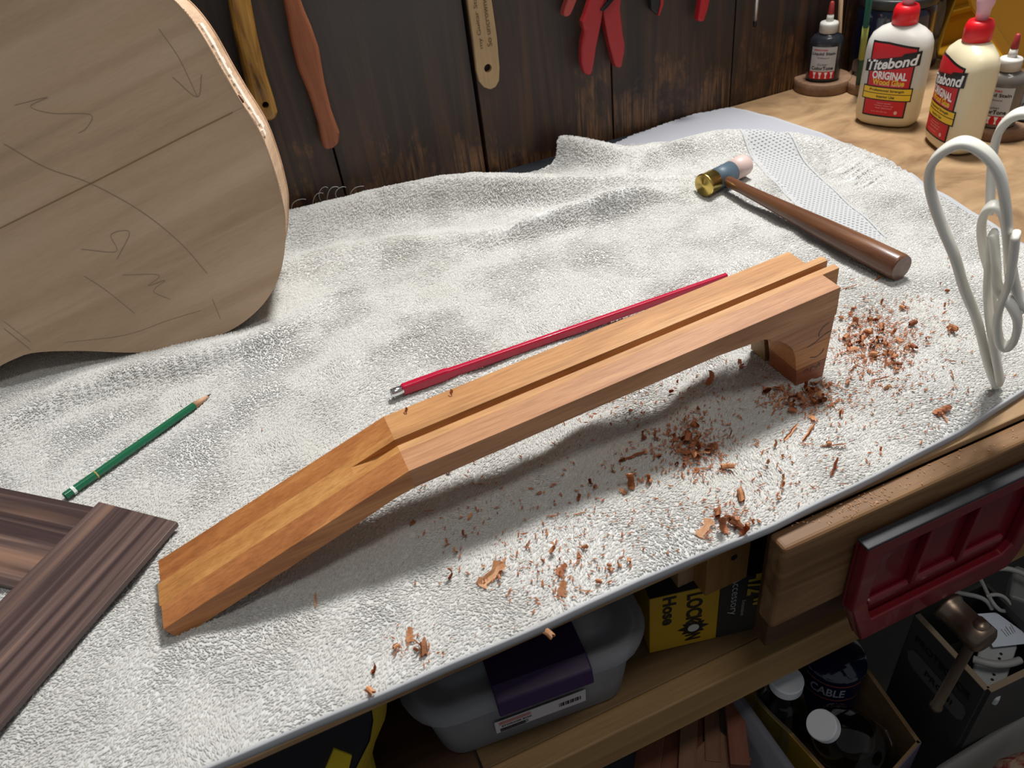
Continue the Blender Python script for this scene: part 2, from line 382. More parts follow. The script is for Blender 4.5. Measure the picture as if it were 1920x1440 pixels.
sm = N.new('GeometryNodeSetMaterial'); sm.inputs['Material'].default_value = M_towel; L.new(tr.outputs[0], sm.inputs[0])
ip = N.new('GeometryNodeInstanceOnPoints'); L.new(dp.outputs['Points'], ip.inputs['Points']); L.new(sm.outputs[0], ip.inputs['Instance'])
pos = N.new('GeometryNodeInputPosition')
nz = N.new('ShaderNodeTexNoise'); nz.inputs['Scale'].default_value = 11; nz.inputs['Detail'].default_value = 3; L.new(pos.outputs[0], nz.inputs['Vector'])
mr = N.new('ShaderNodeMapRange'); mr.inputs['From Min'].default_value = .3; mr.inputs['From Max'].default_value = .7; mr.inputs['To Min'].default_value = -1.5; mr.inputs['To Max'].default_value = 1.9; L.new(nz.outputs[0], mr.inputs[0])
rz = N.new('FunctionNodeRandomValue'); rz.data_type = 'FLOAT'; rz.inputs[2].default_value = -.55; rz.inputs[3].default_value = .55
az = N.new('ShaderNodeMath'); az.operation = 'ADD'; L.new(mr.outputs[0], az.inputs[0]); L.new(rz.outputs[1], az.inputs[1])
rt = N.new('FunctionNodeRandomValue'); rt.data_type = 'FLOAT'; rt.inputs[2].default_value = -.75; rt.inputs[3].default_value = -.1; rt.inputs['Seed'].default_value = 3
cx = N.new('ShaderNodeCombineXYZ'); L.new(rt.outputs[1], cx.inputs[1]); L.new(az.outputs[0], cx.inputs[2])
L.new(cx.outputs[0], ip.inputs['Rotation'])
rs = N.new('FunctionNodeRandomValue'); rs.data_type = 'FLOAT'; rs.inputs[2].default_value = .7; rs.inputs[3].default_value = 1.25; rs.inputs['Seed'].default_value = 5; L.new(rs.outputs[1], ip.inputs['Scale'])
L.new(ip.outputs[0], go.inputs[0])
md = pile.modifiers.new('grow', 'NODES'); md.node_group = ng
M_strip = plain('woven_strip', (.36, .37, .41), .95); M_band = plain('woven_band', (.46, .47, .48), .95)
def overlay(name, cond, mat, off, label):
    cx_ = (X[:-1, :-1] + X[1:, 1:]) / 2; cy_ = (Y[:-1, :-1] + Y[1:, 1:]) / 2; keep = cond(cx_, cy_).ravel(); F = q[keep]; u_, inv = np.unique(F.ravel(), return_inverse=True)
    V_ = co[u_].copy(); V_[:, 2] += off; m_ = bpy.data.meshes.new(name); m_.from_pydata(V_.tolist(), [], inv.reshape(-1, 4).tolist()); o_ = link(name, m_, mat, towel, True); o_['label'] = label; return o_
overlay('end_strip', lambda x, y: (y > np.interp(x, ESX, ESY)) & (x > .56), M_strip, .0006, 'smooth lilac-grey woven strip at the back right corner')
overlay('border_band', lambda x, y: (np.abs((x - bx[0]) * bn[0] + (y - bx[1]) * bn[1]) < .030) & (((x - bx[0]) * bd[0] + (y - bx[1]) * bd[1]) < .33) & (((x - bx[0]) * bd[0] + (y - bx[1]) * bd[1]) > -.03) & (y < np.interp(x, ESX, ESY)), M_band, .0003, 'flat ground of the woven border')
# raised dots of the woven border, joined
bm = bmesh.new()
for i in range(-4, 5):
    for j in range(0, 86):
        s = i * .0058 + (.0029 if j % 2 else 0); l = -.02 + j * .0052
        x = bx[0] + bn[0] * s + bd[0] * l; y = bx[1] + bn[1] * s + bd[1] * l
        if y < .5 or x > xr(.9) or l > .335 or y > np.interp(x, ESX, ESY): continue
        r = bmesh.ops.create_icosphere(bm, subdivisions=1, radius=1)
        bmesh.ops.transform(bm, matrix=Matrix.Translation((x, y, tzs(x, y) + .0002)) @ Matrix.Diagonal((.0020, .0020, .0011, 1)), verts=r['verts'])
for s in (-.031, .031):
    pts = []
    for j in range(0, 84):
        l = -.02 + j * .0042; x = bx[0] + bn[0] * s + bd[0] * l; y = bx[1] + bn[1] * s + bd[1] * l; pts.append((x, y, tzs(x, y) + .0004))
    sweep(bm, pts, [(.0018 * math.cos(a), .0012 * math.sin(a)) for a in np.linspace(0, 2 * math.pi, 7)[:-1]])
o = from_bm('woven_border', bm, M_band, towel, True); o['kind'] = 'stuff'; o['label'] = 'woven dobby border of raised dots'
# loose threads at the frayed back edge
for i, (a, h) in enumerate([((548, 392), .02), ((585, 378), .018), ((600, 372), .026), ((612, 370), .022), ((630, 366), .018), ((655, 362), .012), ((1072, 280), .010), ((1068, 287), .009), ((1078, 268), .009)]):
    p = aty(a[0], a[1], 1.072 if a[0] < 900 else 1.045); k = 1 if i % 2 else -1
    tube('loose_thread', [p + Vector((0, 0, -.004)), p + Vector((.004 * k, -.002, h * .5)), p + Vector((.012, -.004, h * .8)), p + Vector((.022 - .004 * i % .01, -.006, h * .55))], .0003, M_towel, towel, 4)

# dark ribbed mat in the corner of bench and wall ------------------------
m_, nt, b = nmat('ribbed_rubber'); v = mapping(nt, (1, 1, 1)); w = nt.nodes.new('ShaderNodeTexWave'); w.inputs['Scale'].default_value = 90; w.inputs['Distortion'].default_value = .5; nt.links.new(v, w.inputs['Vector'])
b.inputs['Base Color'].default_value = (.012, .016, .022, 1); b.inputs['Roughness'].default_value = .6; bump(nt, b, w.outputs[1], .8, .001)
bm = bmesh.new(); box2(bm, (.26, 1.0, .0002), (.80, 1.087, .0018)); o = from_bm('rubber_mat', bm, m_, None, bevel=.0008)
tag(o, 'dark ribbed rubber mat peeking out between towel and plank wall', 'mat')

# ================================================================ NECK BLANK
nk = dict(x0=.0467, y0=.4679, z0=.0871, yaw=.0044, pitch=.058, roll=.0359, L=.4055, w=.0695, Lh=.219, a=.2471)
def rot3(yaw, pitch, roll):
    cy, sy, cp, sp, cr, sr = math.cos(yaw), math.sin(yaw), math.cos(pitch), math.sin(pitch), math.cos(roll), math.sin(roll)
    return Matrix(((cy, -sy, 0), (sy, cy, 0), (0, 0, 1))) @ Matrix(((cp, 0, -sp), (0, 1, 0), (sp, 0, cp))) @ Matrix(((1, 0, 0), (0, cr, -sr), (0, sr, cr)))
NM = Matrix.Translation((nk['x0'], nk['y0'], nk['z0'] + .001)) @ rot3(nk['yaw'], nk['pitch'], nk['roll']).to_4x4()
neck = emptym('guitar_neck_blank', NM, 'reddish-brown wooden guitar neck blank with truss rod slot, propped on its heel', 'guitar neck')
def neckwood(name, st, **k): return wood(name, st, 0, 5, 42, 150, .48, .3, fleck=.6, **k)
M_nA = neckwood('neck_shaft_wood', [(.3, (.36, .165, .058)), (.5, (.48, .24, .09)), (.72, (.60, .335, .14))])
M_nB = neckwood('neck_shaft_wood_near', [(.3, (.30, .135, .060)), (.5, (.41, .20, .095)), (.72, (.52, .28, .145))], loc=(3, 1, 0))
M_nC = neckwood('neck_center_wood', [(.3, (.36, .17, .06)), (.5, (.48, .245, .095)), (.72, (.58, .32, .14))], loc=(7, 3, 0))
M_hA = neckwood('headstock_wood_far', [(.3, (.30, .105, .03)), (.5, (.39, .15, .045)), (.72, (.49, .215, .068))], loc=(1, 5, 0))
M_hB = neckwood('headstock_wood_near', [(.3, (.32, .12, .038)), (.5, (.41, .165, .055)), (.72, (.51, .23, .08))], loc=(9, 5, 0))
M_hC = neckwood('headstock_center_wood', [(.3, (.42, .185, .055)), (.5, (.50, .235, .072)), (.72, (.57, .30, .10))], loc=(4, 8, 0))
M_heelA = neckwood('heel_wood_dark', [(.3, (.25, .10, .045)), (.5, (.36, .16, .072)), (.72, (.45, .22, .10))], loc=(4, 2, 0))
M_heelB = neckwood('heel_wood_orange', [(.3, (.40, .17, .055)), (.5, (.50, .22, .08)), (.72, (.58, .28, .11))], loc=(14, 2, 0))
M_heelC = neckwood('heel_wood_red', [(.3, (.22, .07, .03)), (.5, (.34, .11, .045)), (.72, (.42, .15, .06))], loc=(24, 2, 0))
Ln, Lh, ta = nk['L'], nk['Lh'], math.tan(nk['a']); ca = math.cos(nk['a']); SLT = .0100
hw = nk['w'] / 2
def slab(name, mat, prof, t0, t1, parent=neck, bevel=.0004):
    bm = bmesh.new(); prism(bm, [(s, -t0, n) for s, n in prof], (0, -(t1 - t0), 0)); return from_bm(name, bm, mat, parent, bevel=bevel)
def und(s):   # underside of the shaft
    return np.interp(s, [0, .15, .28, .3264, .335], [-.0196, -.0182, -.0188, -.0225, -.0262])
ssh = [0, .05, .1, .15, .2, .24, .28, .30, .3264, .335]
shaft_prof = [(0, 0), (Ln, 0), (Ln, -.030), (.335, -.030)] + [(s, float(und(s))) for s in ssh[::-1]]
TH = .0175
hb = [(-Lh * ca + TH * math.sin(nk['a']) * .25, -Lh * math.sin(nk['a']) - TH), (-.03, -.0265), (0, -.0196)]
def head_prof(l): return [(0, 0), (-l * ca, -l * math.sin(nk['a'])), (-l * ca + .0045, -l * math.sin(nk['a']) - TH * 1.03), (-.045, -.045 * ta - .0190), (-.018, -.0225), (0, -.0196)]
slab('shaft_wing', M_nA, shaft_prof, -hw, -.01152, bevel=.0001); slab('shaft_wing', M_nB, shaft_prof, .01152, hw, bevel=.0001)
slab('headstock_wing', M_hA, head_prof(Lh), -hw, -.01152, bevel=.0001); slab('headstock_wing', M_hB, head_prof(Lh + .001), .01152, hw, bevel=.0001)
# centre strip, tongues and slot floor in one part
Lt = Ln + .0185
top_prof = [(0, 0), (Lt, 0), (Lt, -.030), (.335, -.030)] + [(s, float(und(s))) for s in ssh[::-1]]
bm = bmesh.new()
for t0, t1 in ((-.0115, -.0036), (.0041, .0115)): prism(bm, [(s, -t0, n) for s, n in top_prof], (0, -(t1 - t0), 0))
prism(bm, [(s, .0036, n) for s, n in [(0, -SLT), (Lt - .0008, -SLT), (Lt - .0008, -.030), (.335, -.030)] + [(s, float(und(s))) for s in ssh[::-1]]], (0, -.0077, 0))
from_bm('center_strip', bm, M_nC, neck, bevel=.0001)
bm = bmesh.new(); hp = head_prof(Lh + .0025); s_end = -SLT / ta
for t0, t1 in ((-.0115, -.0036), (.0041, .0115)): prism(bm, [(s, -t0, n) for s, n in hp], (0, -(t1 - t0), 0))
prism(bm, [(s, .0036, n) for s, n in [(0, -SLT), (s_end, -SLT)] + hp[1:]], (0, -.0077, 0))
from_bm('headstock_center', bm, M_hC, neck, bevel=.0001)
# little stepped offcut teeth at the tip
for t0, t1, e in ((-.030, -.012, .0015), (-.006, .006, .0028), (.012, .0185, .002)):
    bm = bmesh.new(); s0 = -Lh * ca; n0 = -Lh * math.sin(nk['a']); prism(bm, [(s0 + .003, -t0, n0 - .004), (s0 - e, -t0, n0 - .0045), (s0 - e + .003, -t0, n0 - .015), (s0 + .006, -t0, n0 - .014)], (0, -(t1 - t0), 0)); from_bm('tip_splinter', bm, M_heelC, neck)
# heel: three stacked blocks with a routed inner curve
heel_in = [(.335, -.030), (.345, -.0335), (.354, -.0415), (.3605, -.0505), (.3645, -.062), (.3665, -.074), (.3685, -.086), (.3700, -.1035)]
hr = lambda n: Ln - .0045 * (-n / .1033)
def heel_block(n0, n1, mat):
    s_in = lambda n: float(np.interp(-n, [-b for a, b in heel_in], [a for a, b in heel_in]))
    ns = [n for _, n in heel_in if n1 < n < n0]
    prof = [(hr(n0), n0), (s_in(n0), n0)] + [(s_in(n), n) for n in ns] + [(s_in(n1), n1), (hr(n1), n1)]
    h = empty('heel_block', (0, 0, 0)); h.parent = neck
    for nm, t0, t1, mm in (('heel_side', -hw, -.012, M_pine), ('heel_core', -.0055, .0055 if 0 else hw, mat)):
        bm = bmesh.new(); prism(bm, [(s, -t0, n) for s, n in prof], (0, -(t1 - t0), 0)); from_bm(nm, bm, mm, h, bevel=.0004)
    bm = bmesh.new(); prism(bm, [(s + .006 if s < .39 else s, .0125, n) for s, n in prof], (0, -.0075, 0)); from_bm('heel_groove', bm, M_heelC, h)
heel_block(-.030, -.0549, M_heelA); heel_block(-.0551, -.0799, M_heelB); heel_block(-.0801, -.1033, M_heelC)
# pencil marks on the heel
M_pencil = plain('graphite', (.035, .03, .03), .5)
bm = bmesh.new(); fh = lambda p: Vector((p[0], -hw - .0003, p[1]))
for L_ in ([(.398, -.036), (.392, -.039), (.3885, -.044), (.389, -.0485)], [(.377, -.0555), (.385, -.0535), (.394, -.049), (.402, -.047)], [(.382, -.070), (.389, -.0725), (.395, -.070), (.397, -.066)],
           [(.376, -.087), (.380, -.083), (.382, -.087)], [(.384, -.089), (.386, -.083), (.390, -.086)], [(.391, -.088), (.394, -.082), (.395, -.087)]):
    stroke(bm, L_, .0008, fh)
from_bm('pencil_mark', bm, M_pencil, neck)

# ================================================================ GUITAR BODY
hh = Vector((math.cos(-.15), math.sin(-.15), 0)); bb = Vector((-math.sin(-.15), math.cos(-.15), 0)); vvv = (Vector((0, 0, 1)) + .2 * bb).normalized()
nn = hh.cross(vvv).normalized()            # faces the camera side (-y)
sd = Vector((.9689, .2476)); s1 = Vector((.0855, .2387)); P0 = Vector((-.07335, .8465, .009))
Uax = hh * sd.x + vvv * sd.y; Vax = hh * -sd.y + vvv * sd.x
Ob = P0 + hh * s1.x + vvv * s1.y
BM = Matrix(((Uax.x, Vax.x, nn.x, Ob.x), (Uax.y, Vax.y, nn.y, Ob.y), (Uax.z, Vax.z, nn.z, Ob.z), (0, 0, 0, 1)))
body = emptym('unfinished_guitar', BM, 'unfinished guitar body with pale wooden back and pencil marks, standing on its side', 'guitar body')
low = [(.0133, .0091), (.0144, -.0304), (.0078, -.0681), (-.0012, -.0997), (-.0116, -.125), (-.0362, -.1617), (-.0642, -.1873), (-.0984, -.203), (-.1375, -.2087), (-.1763, -.2029), (-.2187, -.1925), (-.2477, -.1786), (-.2934, -.1507), (-.3331, -.1308), (-.357, -.1265), (-.385, -.1275), (-.42, -.137), (-.46, -.145), (-.50, -.137), (-.53, -.11), (-.545, -.06)]
upp = [(-.548, 0), (-.54, .06), (-.53, .11), (-.50, .137), (-.46, .145), (-.42, .137), (-.385, .1275), (-.357, .1265), (-.33, .131), (-.29, .151), (-.245, .179), (-.2187, .1925), (-.176, .203), (-.13, .206), (-.09, .198), (-.055, .18), (-.025, .152), (.0, .125), (.0092, .1057), (.0134, .0768), (.013, .0382)]
outl = [(p.x, p.y) for p in catmull([(a, b_, 0) for a, b_ in low + upp] + [(low[0][0], low[0][1], 0)], 6)][:-1]
M_back, nt, b = nmat('pale_body_wood')
v = mapping(nt, (1.6, 16, 16)); n1 = noise_node(nt, v, 1, 4, .8, .5); v2 = mapping(nt, (60, 420, 60)); n2 = noise_node(nt, v2, 1, 3, .3)
vb = mapping(nt, (.7, 30, 10), (0, 2, 0)); n3 = noise_node(nt, vb, 1, 2, .3)
c = ramp(nt, n1, [(.3, (.44, .305, .19)), (.5, (.54, .385, .25)), (.7, (.62, .46, .32))]); c = mixc(nt, .30, c, mixc(nt, 1, c, ramp(nt, n3, [(.50, (1, 1, 1)), (.66, (.50, .42, .34))]), 'MULTIPLY'))
c = mixc(nt, .2, c, mixc(nt, 1, c, ramp(nt, n2, [(.35, (.72, .7, .66)), (.6, (1, 1, 1))]), 'MULTIPLY'))
nt.links.new(c, b.inputs['Base Color']); b.inputs['Roughness'].default_value = .62; bump(nt, b, n2, .12, .0004)
def ring_prism(name, O, z0, z1, mat, par, jit=0, bevel=0):
    bm = bmesh.new(); O2 = [(x + rnd.uniform(-jit, jit), y + rnd.uniform(-jit, jit)) for x, y in O]; prism(bm, [(x, y, z0) for x, y in O2], (0, 0, z1 - z0)); return from_bm(name, bm, mat, par, bevel=bevel)
def inset(O, d):
    n = len(O); R_ = []
    for i in range(n):
        a = Vector(O[i - 1]); c_ = Vector(O[(i + 1) % n]); t = (c_ - a).normalized(); R_.append((O[i][0] + t.y * d, O[i][1] - t.x * d))
    return R_
sgn = 1 if sum(outl[i][0] * outl[(i + 1) % len(outl)][1] - outl[(i + 1) % len(outl)][0] * outl[i][1] for i in range(len(outl))) < 0 else -1
# two bookmatched halves meeting at the centre seam
def half(sign):
    eps = .00012
    return [(x, y) for x, y in outl if sign * y > eps]
for sg in (1, -1):
    H = half(sg); H.sort(key=lambda p: math.atan2(p[1] * sg, p[0] + .26)); H = [(.0136, .0001 * sg)] + H + [(-.5478, .0001 * sg)]
    bm = bmesh.new(); prism(bm, [(x, y, -.0032) for x, y in H], (0, 0, .0032)); from_bm('back_panel', bm, M_back, body, bevel=0)
M_seam = plain('glue_seam', (.27, .165, .065), .6)
bm = bmesh.new(); fb = lambda p: Vector((p[0], p[1], .0003))
stroke(bm, [(-.50, .0), (-.30, .0004), (-.16, -.0002), (-.06, .0003), (.0, 0)], .0012, fb); from_bm('center_seam', bm, M_seam, body)
M_side = wood('body_side_wood', [(.3, (.50, .33, .20)), (.5, (.62, .43, .29)), (.7, (.72, .53, .38))], 2, 4, 20, 100, .6, .2)
ring_prism('side', inset(outl, .0016 * sgn), -.112, -.0032, M_side, body)
ring_prism('top_panel', outl, -.116, -.112, M_side, body)
M_white = plain('torn_white_edge', (.78, .70, .60), .8); M_peach = plain('torn_peach_edge', (.70, .50, .34), .8)
# ragged torn lip round the edge of the back
n_o = len(outl); bm = bmesh.new(); segs = []
tips = [i for i in range(n_o) if outl[i][0] > -.09 and -.14 < outl[i][1] < .16]
for i in range(n_o):
    j = (i + 1) % n_o; a, c_ = outl[i], outl[j]
    if not (a[0] > -.10 and -.13 < a[1] < .16): continue
    for k in range(8):
        f0, f1 = k / 8, (k + 1) / 8; w0 = .0003 + .0005 * abs(mnoise.noise(Vector((i * 3.1 + k, 0, 0)))) * 2
        p = Vector(a) * (1 - f0) + Vector(c_) * f0; q_ = Vector(a) * (1 - f1) + Vector(c_) * f1; t = (q_ - p).normalized(); n_ = Vector((-t.y, t.x)) * sgn
        prism(bm, [(p.x - n_.x * w0 * -1.4, p.y + n_.y * w0 * 1.4, -.001), (q_.x + n_.x * w0 * 1.4, q_.y + n_.y * w0 * 1.4, -.001), (q_.x - n_.x * w0, q_.y - n_.y * w0, -.001), (p.x - n_.x * w0, p.y - n_.y * w0, -.001)], (0, 0, .0016))
from_bm('splintered_rim', bm, M_peach, body)
bm = bmesh.new()
for i in range(n_o):
    j = (i + 1) % n_o; a, c_ = outl[i], outl[j]
    if not (a[0] > 0 and -.035 < a[1] < .09): continue
    z0 = -.030 + .012 * mnoise.noise(Vector((i * .9, 4, 0))); z1 = -.052 + .018 * mnoise.noise(Vector((i * .9, 9, 0)))
    prism(bm, [(a[0] - .002, a[1], z0), (c_[0] - .002, c_[1], z0), (c_[0] - .002, c_[1], z1), (a[0] - .002, a[1], z1)], (.0028, 0, 0))
o = from_bm('torn_veneer', bm, M_white, body); o['label'] = 'white torn veneer left on the side'
bm = bmesh.new(); prism(bm, [(.0118, -.004, -.006), (.0125, -.02, -.012), (.0125, -.024, -.010), (.012, -.01, -.004)], (.0022, 0, 0)); prism(bm, [(.0118, .012, -.008), (.0122, .004, -.016), (.0122, .003, -.010)], (.0024, 0, 0)); o = from_bm('chip', bm, plain('chip_dark', (.10, .035, .02), .8), body)
bm = bmesh.new()
for L_, w_ in [([(-.2169, .0683), (-.1963, .0315), (-.169, .0009), (-.1415, -.046), (-.1252, -.0945), (-.1196, -.1374)], .0009), ([(-.2348, -.0802), (-.2252, -.1037), (-.2147, -.1414)], .0007), ([(-.0209, .0975), (-.0188, .0694), (-.0208, .048), (-.0235, .028)], .0007), ([(-.0349, .0545), (-.0235, .028), (-.0075, .0448)], .0008),
           ([(-.1846, .0941), (-.1526, .0875), (-.1721, .0871), (-.1585, .0734), (-.1267, .0572), (-.1377, .048), (-.1478, .0469)], .0006), ([(-.219, -.0542), (-.1895, -.0722), (-.1833, -.0545), (-.1648, -.0606), (-.1935, -.0797)], .0007),
           ([(-.1994, -.0975), (-.166, -.1152), (-.1831, -.1204), (-.1636, -.1236), (-.1818, -.1283), (-.1722, -.1444)], .0006), ([(-.1314, -.1663), (-.1369, -.1912)], .0007), ([(-.3431, -.0918), (-.3359, -.1255)], .0008), ([(-.338, -.085), (-.330, -.118)], .0006), ([(-.30, -.135), (-.24, -.158), (-.19, -.165), (-.15, -.172)], .0004)]:
    stroke(bm, L_, w_, fb)
from_bm('pencil_mark', bm, plain('pencil_line', (.30, .215, .15), .7), body)

# ================================================================ DARK PLATES
def plate_mat(name, loc):
    m, nt, b = nmat(name); v = mapping(nt, (2.2, 95, 40), loc); n1 = noise_node(nt, v, 1, 5, .5, .55); v2 = mapping(nt, (1.1, 26, 10), loc); n2 = noise_node(nt, v2, 1, 2, .3)
    c = ramp(nt, n1, [(.30, (.030, .018, .018)), (.46, (.058, .036, .034)), (.60, (.125, .08, .07)), (.74, (.27, .17, .13))])
    h = ramp(nt, n2, [(.60, (0, 0, 0)), (.70, (1, 1, 1))]); bw = nt.nodes.new('ShaderNodeRGBToBW'); nt.links.new(h, bw.inputs[0])
    ml = nt.nodes.new('ShaderNodeMath'); ml.operation = 'MULTIPLY'; ml.inputs[1].default_value = .55; nt.links.new(bw.outputs[0], ml.inputs[0])
    c = mixc(nt, ml.outputs[0], c, (.42, .24, .15)); nt.links.new(c, b.inputs['Base Color']); b.inputs['Roughness'].default_value = .42; bump(nt, b, n1, .08, .0003); return m
def plate(name, o_, dirv, L_, W_, th, z, mat, label, tilt=0):
    d = Vector((dirv[0], dirv[1], 0)).normalized(); w = Vector((-d.y, d.x, 0))
    M = Matrix(((d.x, w.x, 0, o_[0]), (d.y, w.y, 0, o_[1]), (0, 0, 1, z), (0, 0, 0, 1))) @ Matrix.Rotation(tilt, 4, 'Y')
    bm = bmesh.new(); box2(bm, (0, 0, 0), (L_, W_, th)); ob = from_bm(name, bm, mat, None, bevel=.0004); ob.matrix_world = M
    return tag(ob, label, 'wood plate')
zt = .0072
# lower plate: right end corner near (-.215,.491), runs up-left
c1 = atz(188, 1147, .010); a0 = atz(0, 912, .014); a1 = atz(165, 946, .014); dA = (Vector((a0.x - a1.x, a0.y - a1.y))).normalized()
plate('headplate_blank', (c1.x, c1.y), (dA.x, dA.y), .26, -.092, .0055, zt, plate_mat('dark_streaked_wood', (0, 0, 0)), 'dark streaked wooden plate lying underneath the other, beside the green pencil')
b0 = atz(185, 940, .0185); b1 = atz(322, 988, .0185); b2 = atz(0, 1355, .0185); dB = Vector((b2.x - b1.x, b2.y - b1.y)).normalized(); wB = (Vector((b1.x, b1.y)) - Vector((b0.x, b0.y))).length
plate('headplate_blank', (b0.x, b0.y), (dB.x, dB.y), .27, wB, .0052, zt + .0057, plate_mat('dark_striped_wood', (5, 3, 1)), 'dark striped wooden plate lying on top, its corner nearest the neck blank')

# ================================================================ PENCIL
def rod_frame(p0, p1): return zto(p0, p1)
M_green = plain('green_lacquer', (.010, .12, .055), .18, coat=.6)
p0 = atz(120, 932, .0125); p1 = atz(395, 739, .0115); pl = (p1 - p0).length; PM = zto(p0, p1)
pen = emptym('pencil', PM, 'dark green wooden pencil with sharpened point, touching the dark plates', 'pencil')
R_ = .0042
bm = bmesh.new(); lathe(bm, [(R_ * .8, 0), (R_, .0012), (R_, pl - .021)], 6); from_bm('barrel', bm, M_green, pen, bevel=.0005)
bm = bmesh.new(); lathe(bm, [(R_ * .97, pl - .0212), (.0012, pl - .004)], 24); from_bm('sharpened_wood', bm, plain('cedar', (.52, .30, .17), .6), pen, True)
bm = bmesh.new(); lathe(bm, [(.00125, pl - .0042), (.0004, pl)], 12); from_bm('lead', bm, plain('lead', (.05, .05, .055), .35, .4), pen, True)
bm = bmesh.new(); lathe(bm, [(R_ * 1.02, .0085), (R_ * 1.02, .0115)], 6); from_bm('white_ring', bm, plain('white_print', (.75, .8, .75), .4), pen)
bm = bmesh.new(); lathe(bm, [(R_ * 1.02, .033), (R_ * 1.02, .0343)], 6); from_bm('gold_ring', bm, plain('gold_print', (.75, .55, .2), .35, .6), pen)

# ================================================================ TRUSS ROD
M_red = plain('crimson_sleeve', (.42, .005, .035), .32, coat=.2); M_chrome = plain('chrome', (.75, .75, .75), .15, 1)
p0 = atz(733, 738, .0135); p1 = atz(1362, 519, .0135); tl = (p1 - p0).length; TM = zto(p0, p1)
# keep "up" as local Y
zax = (p1 - p0).normalized(); yax = (Vector((0, 0, 1)) - zax * zax.z).normalized(); xax = yax.cross(zax)
TM = Matrix(((xax.x, yax.x, zax.x, p0.x), (xax.y, yax.y, zax.y, p0.y), (xax.z, yax.z, zax.z, p0.z), (0, 0, 0, 1)))
rod = emptym('truss_rod', TM, 'long crimson truss rod with chrome nut, lying behind the neck blank', 'truss rod')
bm = bmesh.new(); lathe(bm, [(.0042, 0), (.0050, .0008), (.0050, .013), (.003, .0135)], 24); from_bm('adjustment_nut', bm, M_chrome, rod, True)
bm = bmesh.new(); lathe(bm, [(.0026, -.0002), (.0026, .0003)], 6); from_bm('hex_socket', bm, plain('socket_black', (.01, .01, .01), .6), rod)
def rsec(bm, prof):
    rings = []
    for z, wx, wy in prof:
        c_ = .35; ring = [bm.verts.new((wx * a, wy * b_, z)) for a, b_ in ((-1, -1 + c_), (-1 + c_, -1), (1 - c_, -1), (1, -1 + c_), (1, 1 - c_), (1 - c_, 1), (-1 + c_, 1), (-1, 1 - c_))]; rings.append(ring)
    for a, b_ in zip(rings, rings[1:]):
        for i in range(8): bm.faces.new((a[i], a[(i + 1) % 8], b_[(i + 1) % 8], b_[i]))
    bm.faces.new(rings[0][::-1]); bm.faces.new(rings[-1])
bm = bmesh.new(); rsec(bm, [(.012, .0040, .0050), (.014, .0044, .0058), (.036, .0044, .0062), (.038, .0040, .0062), (.060, .0042, .0066), (.064, .0038, .0056), (.09, .0034, .0052), (.2, .0032, .0050), (tl, .0030, .0046)]); from_bm('sleeve', bm, M_red, rod, bevel=.0004)

# ================================================================ HAMMER
M_brass = plain('brass', (.62, .46, .13), .28, 1); M_blueshell = plain('blue_grey_plastic', (.075, .115, .15), .45); M_pinkface = plain('pale_pink_plastic', (.62, .47, .43), .4)
zc = tzs(.62, .84) + .018
h0 = atz(1319, 348, zc); h1 = atz(1397, 308, zc); h1.z = h0.z; hl = (h1 - h0).length; HM = zto(h0, h1)
ham = emptym('shell_mallet', HM, 'small mallet with brass and blue shotgun-shell head and brown wooden handle', 'hammer')
R_ = .0150
bm = bmesh.new(); lathe(bm, [(R_ * .2, -.001), (R_ * .22, -.0004), (R_ * .96, -.0004), (R_ * 1.06, .0006), (R_ * 1.06, .003), (R_, .0038), (R_, .021)], 40); from_bm('brass_base', bm, M_brass, ham, True)
bm = bmesh.new(); lathe(bm, [(R_ * .97, .0205), (R_ * .97, hl * .66)], 40); from_bm('shell_tube', bm, M_blueshell, ham, True)
bm = bmesh.new(); lathe(bm, [(R_ * .98, hl * .655), (R_ * .99, hl * .96), (R_ * .93, hl)], 40); from_bm('nylon_face', bm, M_pinkface, ham, True)
hs = atz(1366, 340, zc); he = atz(1691, 503, tzs(.65, .535) + .0185)
hM = HM.inverted() @ zto(hs, he); hL = (he - hs).length
M_handle = wood('handle_wood', [(.3, (.070, .026, .013)), (.5, (.13, .055, .027)), (.7, (.20, .095, .048))], 2, 3, 60, 250, .32, .15, coat=.35)
bm = bmesh.new(); prof = [(.006, -.004), (.0075, .002), (.0073, .03), (.0085, hL * .25), (.0105, hL * .42), (.0128, hL * .6), (.0145, hL * .8), (.0152, hL - .004), (.0140, hL)]
lathe(bm, prof, 32); ho = from_bm('handle', bm, M_handle, ham, False); ho.matrix_local = hM
for p in ho.data.polygons: p.use_smooth = len(p.vertices) == 4

# ================================================================ POWER CORD
M_cord = plain('ivory_cord', (.82, .81, .74), .4)
cb = atz(1869, 720, .012); cdir = Vector((-cb.x, -cb.y, 0)).normalized()
ctx = Vector((0, 0, 1)); LE = .30   # lean toward camera
def cpt(px, py, off=0.):
    n = (cdir + Vector((0, 0, -LE))).normalized(); q0 = cb + cdir * off
    r = Vector(ray(px, py)); t = (q0 - Vector(CAMP)).dot(n) / r.dot(n); return Vector(CAMP) + r * t
n_c = (cdir + Vector((0, 0, -LE))).normalized()
cord = empty('extension_cord', cb, 'ivory flat two-wire cord bundled in upright loops on the right of the towel', 'cord')
def flat_cord(pts, offs, name='loop'):
    P = [cpt(p[0], p[1], o_) for p, o_ in zip(pts, offs)]
    P = catmull(P, 10); bm = bmesh.new(); r = .0028
    sect = []
    for k in (-1, 1):
        for a in np.linspace(-math.pi / 2, math.pi / 2, 6): sect.append((k * (r * 1.0 + r * math.cos(a)) * 1.0, k * r * math.sin(a)))
    sect = [(a, b_) for a, b_ in sect]
    P = [p - cb for p in P]
    sweep(bm, P, [(b_, a) for a, b_ in sect], [n_c] * len(P)); return from_bm(name, bm, M_cord, cord, True)
